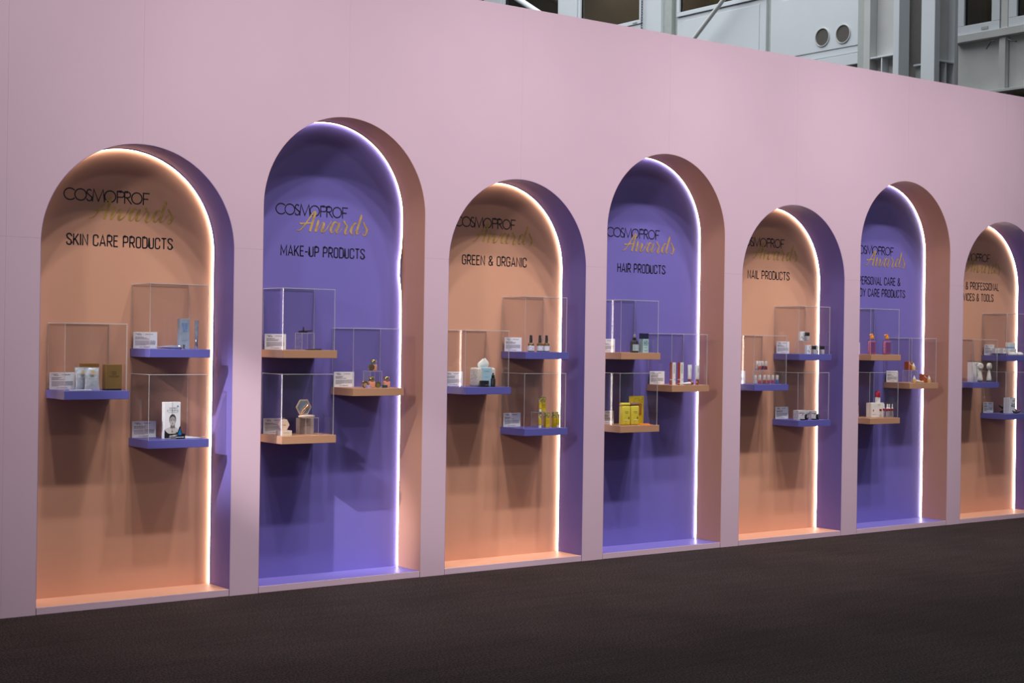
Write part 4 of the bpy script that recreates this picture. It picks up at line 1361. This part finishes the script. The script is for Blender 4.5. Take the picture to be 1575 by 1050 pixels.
# === home and professional, middle shelf
t = put('brush_carton', 'white carton with brush picture behind the cleansing brushes', 'box', 6, 'A', 0.216, 0.115)
bo = body_box(t, 0.090, 0.06, 0.176, CREAM)
part('lid_edge', MB().box(-0.0456, 0.0456, -0.0006, 0.0606, 0.1762, 0.181), DARKGOLD, t)
part('brush_print', MB().poly(arc(0.010, 0.142, 0.013, 0.022, 0, 360, 20)[:-1], -0.0006), GREYS, bo, fix=False)
part('brush_print', MB().ribbon([(0.008, 0.124, 0.004), (0.010, 0.09, 0.010), (0.014, 0.05, 0.016), (0.014, 0.036, 0.010)], 0, -0.0006), GREYS, bo, fix=False)
print_rows(bo, words(-0.030, -0.004, 0.155, 0.004, 1) + words(-0.030, -0.006, 0.145, 0.003, 2) + words(0.0, 0.030, 0.020, 0.003, 3), mat('steel_ink', (0.25, 0.30, 0.42), 0.5))
SIL = mat('ivory_silicone', (0.74, 0.71, 0.62), 0.5, var=0.02)
for k, (u, rz) in enumerate(((0.181, -0.55), (0.312, 0.25))):
    t = put('cleansing_brush', ('ivory cleansing brush turned towards the carton' if k == 0 else 'ivory cleansing brush standing alone by the shelf end'), 'brush', 6, 'A', u, 0.052, rz=rz, group='ivory cleansing brushes')
    part('foot', MB().lathe([(0.017, 0), (0.019, 0.002), (0.021, 0.012), (0.022, 0.014)], 22), mat('grey_plastic', (0.20, 0.19, 0.19), 0.4), t, smooth=True)
    part('handle', MB().loft([(0.0142, 0.022, 0.020), (0.018, 0.025, 0.022), (0.036, 0.0245, 0.021), (0.070, 0.017, 0.015), (0.100, 0.010, 0.009), (0.116, 0.0085, 0.008), (0.122, 0.010, 0.009)], 22), SIL, t, smooth=True)
    X = Matrix.Translation((0, -0.004, 0.140)) @ Matrix.Rotation(PI/2, 4, 'X')
    hd = part('head', MB().lathe([(0.016, -0.020), (0.026, -0.016), (0.0295, -0.004), (0.0285, 0.008), (0.022, 0.013)], 26).xf(X), SIL, t, smooth=True)
    part('pad', MB().lathe([(0.0215, 0.0131), (0.019, 0.0155)], 24).xf(X), mat('pad_silicone', (0.55, 0.54, 0.42), 0.6) if k else SIL, hd, smooth=True)

# === home and professional, upper shelf
SKB = mat('sky_blue_board', (0.16, 0.36, 0.68), 0.45)
NVB = mat('slate_blue_board', (0.05, 0.08, 0.20), 0.45)
for k, (u, Y, w_, d, h, lab) in enumerate(((0.150, 0.185, 0.115, 0.035, 0.064, 'long low white carton with slate blue base at the back'), (0.158, 0.125, 0.072, 0.035, 0.064, 'small low white carton with slate blue base in front'),
                                          (0.285, 0.150, 0.100, 0.030, 0.118, 'tall white carton with sky blue band'), (0.222, 0.095, 0.120, 0.030, 0.064, 'white carton with mask drawing behind the white domes'))):
    t = put('device_carton', lab, 'box', 6, 'B', u, Y, group='white and blue cartons')
    bo = body_box(t, w_, d, h, CREAM)
    if k == 2:
        part('band', MB().box(-w_/2-0.0004, w_/2+0.0004, -0.0004, d+0.0004, 0.055, 0.078), SKB, t)
        print_rows(bo, words(-0.03, 0.03, 0.09, 0.004, 3) + words(-0.02, 0.02, 0.083, 0.003, 4), mat('pale_blue_ink', (0.40, 0.55, 0.75), 0.5))
    else:
        part('band', MB().box(-w_/2-0.0004, w_/2+0.0004, -0.0004, d+0.0004, 0.0, 0.018), NVB, t)
        print_rows(bo, words(-w_*0.36, w_*0.36, 0.036, 0.007, 5+k) + words(-w_*0.2, w_*0.2, 0.050, 0.004, 8+k), mat('faded_ink', (0.34, 0.36, 0.44), 0.5))
for k, (u, Y) in enumerate(((0.160, 0.054), (0.262, 0.056))):
    t = put('massage_dome', 'smooth white massage dome on a flat foot, ' + ('nearer the label card', 'at the shelf end')[k], 'massager', 6, 'B', u, Y, group='white massage domes')
    part('dome', MB().lathe([(0.036, 0.005), (0.040, 0.009), (0.038, 0.018), (0.028, 0.028), (0.014, 0.032), (0.002, 0.033)], 26), CREAM, t, smooth=True)
    part('foot', MB().lathe([(0.031, 0), (0.034, 0.001), (0.035, 0.0048)], 24), CREAM, t, smooth=True)

# === home and professional, lower shelf
DKG = mat('graphite_plastic', (0.035, 0.040, 0.040), 0.28)
t = put('gadget_carton', 'white carton with dark leaf print behind the graphite tools', 'box', 6, 'C', 0.236, 0.098)
bo = body_box(t, 0.098, 0.06, 0.139, WHITE)
mb = MB()
for x, z, a, l in ((0.004, 0.060, 1.9, 0.040), (0.012, 0.060, 1.0, 0.042), (0.006, 0.056, 2.6, 0.034), (0.014, 0.056, 0.3, 0.032), (-0.030, 0.130, 1.1, 0.020)):
    mb.ribbon([(x, z, 0.002), (x+l*math.cos(a)/2, z+l*math.sin(a)/2, 0.014), (x+l*math.cos(a), z+l*math.sin(a), 0.001)], 0, -0.0006)
part('leaf_print', mb, GREYL, bo, fix=False)
print_rows(bo, words(-0.005, 0.038, 0.112, 0.004, 5) + words(0.0, 0.034, 0.104, 0.003, 6), INK)
t = put('massage_tool', 'graphite forked massage tool standing on a round foot', 'massager', 6, 'C', 0.232, 0.200)
part('foot', MB().lathe([(0.024, 0), (0.026, 0.002), (0.022, 0.012), (0.012, 0.020)], 22), DKG, t, smooth=True)
part('stem', MB().tube([(0, 0, 0.019), (0.004, 0, 0.036), (-0.006, 0, 0.048)], [0.010, 0.008, 0.010], 12), DKG, t, smooth=True)
part('arm', MB().tube([(-0.006, 0, 0.046), (-0.030, 0, 0.056), (-0.055, 0, 0.068)], [0.009, 0.009, 0.004], 12), DKG, t, smooth=True)
part('arm', MB().tube([(-0.002, 0, 0.046), (0.024, 0, 0.052), (0.048, 0, 0.062)], [0.009, 0.009, 0.004], 12), DKG, t, smooth=True)
t = put('massage_tool', 'graphite boat-shaped massage tool lying flat with rose gold knob', 'massager', 6, 'C', 0.235, 0.052)
part('body', MB().tube([(-0.060, 0, 0.026), (-0.042, 0, 0.013), (-0.015, 0, 0.0105), (0.018, 0, 0.0105), (0.044, 0, 0.014), (0.062, 0, 0.028)], [0.004, 0.009, 0.0105, 0.0105, 0.009, 0.003], 14), DKG, t, smooth=True)
part('knob', MB().lathe([(0.004, 0.0205), (0.011, 0.027), (0.0125, 0.034), (0.008, 0.042), (0.002, 0.045)], 18, c=(-0.008, 0)), ROSEG, t, smooth=True)


# ------------------------------------------------------------------ hall facade behind the wall
XF = 15.0
FWHITE = mat('white_cladding', (0.56, 0.60, 0.63), 0.5, var=0.025, scale=1.5, spec=0.3)
FGREY = mat('grey_steel_paint', (0.50, 0.51, 0.50), 0.5, var=0.05, scale=3, spec=0.3)
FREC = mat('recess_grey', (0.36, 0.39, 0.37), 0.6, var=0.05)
FDARK = mat('void_shade', (0.10, 0.095, 0.09), 0.8)  # dark base colour stands in for shade in deep gaps
PANE = clear('window_glass', (0.62, 0.66, 0.66), ior=1.6, rough=0.02)
hall = struct('wall_hall')


def fbox(name, x0, x1, y0, y1, z0, z1, M=FWHITE, parent=None, bevel=0.004):
    return part(name, MB().box(x0, x1, y0, y1, z0, z1), M, parent or hall, bevel=bevel)


# cladding bays, from the far end towards the camera
fbox('panel', XF, XF+0.08, 18.5, 22.0, 0.0, 10.0)
fbox('panel', XF, XF+0.08, 13.63, 18.5, 0.0, 6.0)
for y0, y1 in ((18.0, 18.5), (15.96, 16.49), (13.63, 14.13)):
    fbox('mullion', XF-0.06, XF+0.08, y0, y1, 6.0, 10.0)
fbox('panel', XF-0.01, XF+0.08, 11.86, 13.62, 0.0, 7.06)
fbox('pilaster', XF-0.10, XF+0.08, 11.30, 11.76, 0.0, 10.0)
fbox('pilaster', XF-0.04, XF+0.08, 11.10, 11.30, 0.0, 10.0, FREC)
fbox('pilaster', XF-0.02, XF+0.08, 11.76, 11.86, 0.0, 10.0)
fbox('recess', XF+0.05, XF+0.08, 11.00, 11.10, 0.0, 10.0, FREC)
fbox('panel', XF, XF+0.08, 8.94, 11.00, 5.90, 7.02)
fbox('inset_panel', XF-0.012, XF-0.001, 9.08, 10.84, 5.96, 6.945, bevel=0.003)
fbox('recess', XF+0.05, XF+0.08, 8.84, 8.94, 5.9, 10.0, FREC)
pn = fbox('panel', XF, XF+0.08, 6.2, 8.84, 5.90, 10.0)
fbox('inset_panel', XF-0.012, XF-0.001, 6.3, 8.60, 6.005, 6.91, bevel=0.003)
fbox('ledge', XF-0.03, XF+0.08, 6.2, 11.0, 5.72, 5.885, FWHITE)
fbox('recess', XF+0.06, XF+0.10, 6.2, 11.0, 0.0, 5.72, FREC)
fbox('panel', XF+0.10, XF+0.18, 5.27, 6.2, 0.0, 10.0, FDARK)  # dark sheet in place of the shaded gap behind the columns
# vents
for k, (y, z) in enumerate(((7.74, 6.217), (7.33, 6.209))):
    X = Matrix.Translation((XF-0.012, y, z)) @ Matrix.Rotation(-PI/2, 4, 'Y')
    ring = MB()
    n = 32
    for r_, h in ((0.130, 0.0), (0.132, 0.018), (0.143, 0.018), (0.146, 0.0)):
        for q in range(n):
            ring.v.append((r_*math.cos(2*PI*q/n), r_*math.sin(2*PI*q/n), h))
    for a in range(3):
        for q in range(n):
            j = (q+1) % n
            ring.face((a*n+q, a*n+j, (a+1)*n+j, (a+1)*n+q))
    vt = part('vent', ring.xf(X), FGREY, pn, smooth=True)
    gm = mat('dark_grille', (0.075, 0.07, 0.062), 0.5, var=0.35, scale=120)
    part('grille', MB().lathe([(0.129, 0.001), (0.127, 0.003)], 32).xf(X), gm, pn, smooth=False)

# windows
def window(n, y0, y1, z0, z1, fr=0.07, x=XF):
    t = struct('window_%d' % n)
    part('frame', MB().box(x-0.03, x+0.06, y0, y1, z0, z0+fr), FWHITE, t, bevel=0.004)
    part('frame', MB().box(x-0.03, x+0.06, y0, y0+fr, z0+fr+0.001, z1), FWHITE, t, bevel=0.004)
    part('frame', MB().box(x-0.03, x+0.06, y1-fr, y1, z0+fr+0.001, z1), FWHITE, t, bevel=0.004)
    part('gasket', MB().box(x+0.002, x+0.03, y0+fr, y1-fr, z0+fr, z0+fr+0.015), BLACK, t)
    part('gasket', MB().box(x+0.002, x+0.03, y1-fr-0.015, y1-fr, z0+fr+0.016, z1), BLACK, t)
    part('pane', MB().box(x+0.012, x+0.02, y0+fr+0.001, y1-fr-0.016, z0+fr+0.016, z1), PANE, t)
    part('latch', MB().box(x-0.04, x-0.031, y0+fr+0.05, y0+fr+0.16, z0+fr*0.3, z0+fr*0.55), FREC, t)
    return t


window(1, 14.14, 15.95, 6.0, 10.0)
window(2, 11.87, 13.62, 7.07, 10.0)
window(3, 8.95, 10.99, 7.03, 10.0)
window(4, 4.56, 5.27, 5.86, 10.0, 0.13, XF)
window(5, 2.4, 4.42, 5.86, 10.0, 0.13, XF)
window(6, 16.50, 17.99, 6.0, 10.0)

# the part of the facade to the right of the steel columns
fbox('mullion', XF-0.02, XF+0.08, 4.435, 4.545, 0.0, 10.0, FGREY)
fbox('ledge', XF-0.10, XF+0.08, 1.5, 5.27, 5.75, 5.855, FGREY)
fbox('panel', XF+0.02, XF+0.08, 4.55, 5.27, 5.03, 5.75, FGREY)
fbox('panel', XF+0.02, XF+0.08, 1.5, 4.43, 5.03, 5.75, FGREY)
fbox('post', XF-0.06, XF+0.015, 4.44, 4.54, 5.03, 5.745, FGREY)
fbox('ledge', XF-0.12, XF+0.08, 1.5, 5.27, 4.985, 5.025, FGREY)
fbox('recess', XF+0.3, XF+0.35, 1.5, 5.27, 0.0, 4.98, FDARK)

# dim rooms behind the glass
BROWN = mat('brown_room', (0.24, 0.18, 0.13), 0.7, var=0.35, scale=0.8)
room = struct('wall_interior')
part('back', MB().box(18.4, 18.5, 2.0, 22.0, 4.5, 10.5), BROWN, room)
part('soffit', MB().box(15.3, 18.4, 2.0, 22.0, 10.0, 10.1), BROWN, room)
part('slab', MB().box(15.3, 18.4, 2.0, 22.0, 5.0, 5.1), BROWN, room)
for y in (13.9, 8.9, 6.5):
    part('partition', MB().box(15.3, 18.4, y-0.05, y+0.05, 5.1, 10.0), BROWN, room)
for k, (x, y, z) in enumerate(((16.8, 13.25, 7.9), (17.6, 13.05, 8.3))):
    t = thing('ceiling_lamp', ('bright', 'dim')[k] + ' round lamp glowing inside the brown room behind glass', 'lamp', (x, y, z))
    part('bulb', MB().lathe([(0.01, -0.03), (0.055, -0.022), (0.065, 0.0), (0.05, 0.015)], 18), emitter('lamp_%d' % k, (1.0, 0.82, 0.55), (9.0, 0.8)[k]), t, smooth=True)
    part('rod', MB().tube([(0, 0, 0.0155), (0, 0, 10.0-z)], 0.008, 8), BLACK, t)
t = thing('pendant_globe', 'pale yellow globe hanging behind the window above the brace', 'lamp', (16.2, 11.15, 7.35))
part('globe', MB().lathe([(0.02, 0.0), (0.16, 0.05), (0.24, 0.18), (0.22, 0.34), (0.08, 0.44)], 22), mat('yellow_globe', (0.75, 0.55, 0.22), 0.5), t, smooth=True)
part('rod', MB().tube([(0, 0, 0.441), (0, 0, 2.65)], 0.01, 8), BLACK, t)

for x, y, p in ((17.0, 12.0, 90), (17.0, 16.2, 70), (16.8, 4.0, 40), (16.8, 10.2, 60)):  # added point fills, out of view, lifting the rooms from black to brown
    L = bpy.data.lights.new('room_fill', 'POINT')
    L.energy = p
    L.color = (1.0, 0.88, 0.7)
    L.shadow_soft_size = 0.3
    o = bpy.data.objects.new('room_fill', L)
    col.objects.link(o)
    o.location = (x, y, 9.4)

# steel columns
def column(label, boxes):
    t = thing('steel_column', label, 'column', (13.7, boxes[0][3], 0))
    ox, oy = t.location.x, t.location.y
    for nm, x0, x1, y0, y1, z0, z1, M in boxes:
        part(nm, MB().box(x0-ox, x1-ox, y0-oy, y1-oy, z0, z1), M, t, bevel=0.004)


column('grey steel column with broad side plates rising behind the wall top', [
    ('flange', 13.60, 13.82, 5.66, 5.77, 0.0, 10.0, FGREY), ('flange', 13.60, 13.82, 5.165, 5.264, 0.0, 10.0, FWHITE),
    ('web', 13.745, 13.775, 5.2645, 5.6595, 0.0, 10.0, FGREY), ('stiffener', 13.605, 13.744, 5.265, 5.659, 5.43, 5.455, FWHITE),
    ('stiffener', 13.61, 13.744, 5.45, 5.475, 4.6, 5.429, FWHITE), ('gusset', 13.95, 13.97, 4.90, 5.16, 4.6, 5.33, FREC), ('gusset', 13.90, 13.949, 4.90, 5.16, 5.30, 5.325, FWHITE), ('side_post', 14.2, 14.45, 6.26, 6.385, 0.0, 10.0, FREC)])
column('pale steel column with web facing the wall, beside the broad column', [
    ('flange', 13.60, 13.71, 4.58, 4.80, 0.0, 10.0, FWHITE), ('flange', 14.02, 14.09, 4.58, 4.80, 0.0, 10.0, FWHITE),
    ('web', 13.7105, 14.0195, 4.68, 4.71, 0.0, 10.0, FGREY), ('stiffener', 13.711, 14.019, 4.585, 4.679, 5.275, 5.30, FWHITE),
    ('stiffener', 13.85, 13.875, 4.59, 4.679, 4.5, 5.274, FWHITE)])
# diagonal braces
for k, (p0, p1) in enumerate((((14.70, 7.15, 9.0), (14.70, 12.2, 5.0)), ((14.45, 16.55, 8.90), (14.45, 9.6, 4.98)))):
    t = thing('brace_tube', ('grey diagonal brace crossing the window with the yellow globe', 'pale diagonal brace crossing the brown window')[k], 'brace', p0)
    q0 = Vector((0, 0, 0))
    q1 = Vector(p1)-Vector(p0)
    part('tube', MB().tube([q0, q0.lerp(q1, 0.5), q1], (0.036, 0.055)[k], 14), FGREY if k == 0 else FWHITE, t, smooth=True)
    part('end_plate', MB().box(-0.08, 0.12, -0.09, 0.09, -0.01, 0.09), FGREY, t)
# chain
t = thing('chain', 'dark hanging chain in front of the pale pilaster', 'chain', (14.84, 11.72, 6.2))
mb = MB()
for k in range(52):
    z = 0.045*k
    pts = []
    for q in range(9):
        a = 2*PI*q/8
        r1, r2 = 0.018*math.cos(a), 0.030*math.sin(a)
        pts.append((0, r1, z+r2) if k % 2 else (r1, 0, z+r2))
    mb.tube(pts, 0.0055, 5)
part('links', mb, mat('dark_steel', (0.05, 0.055, 0.07), 0.4, metal=0.6), t)['kind'] = 'stuff'
part('top_hook', MB().tube([(0, 0, 2.33), (0, 0.01, 2.36), (0.008, 0.01, 2.38)], 0.008, 8), BLACK, t)
# loose cable ends under the ledge
for k, (y, dy) in enumerate(((4.60, 0.10), (4.40, -0.16))):
    t = thing('cable_end', ('short black cable end curling down from the ledge' if k == 0 else 'straight black cable end poking out from the post'), 'cable', (14.93, y, 5.70))
    part('cable', MB().tube([(0, 0, 0), (-0.03, dy*0.4, -0.03 if k else 0.0), (-0.04, dy, -0.06 if k else -0.09)], 0.008, 8), BLACK, t, smooth=True)
    part('ferrule', MB().tube([(-0.04, dy, -0.061 if k else -0.091), (-0.042, dy*1.08, -0.066 if k else -0.098)], 0.010, 8), BLACK, t)
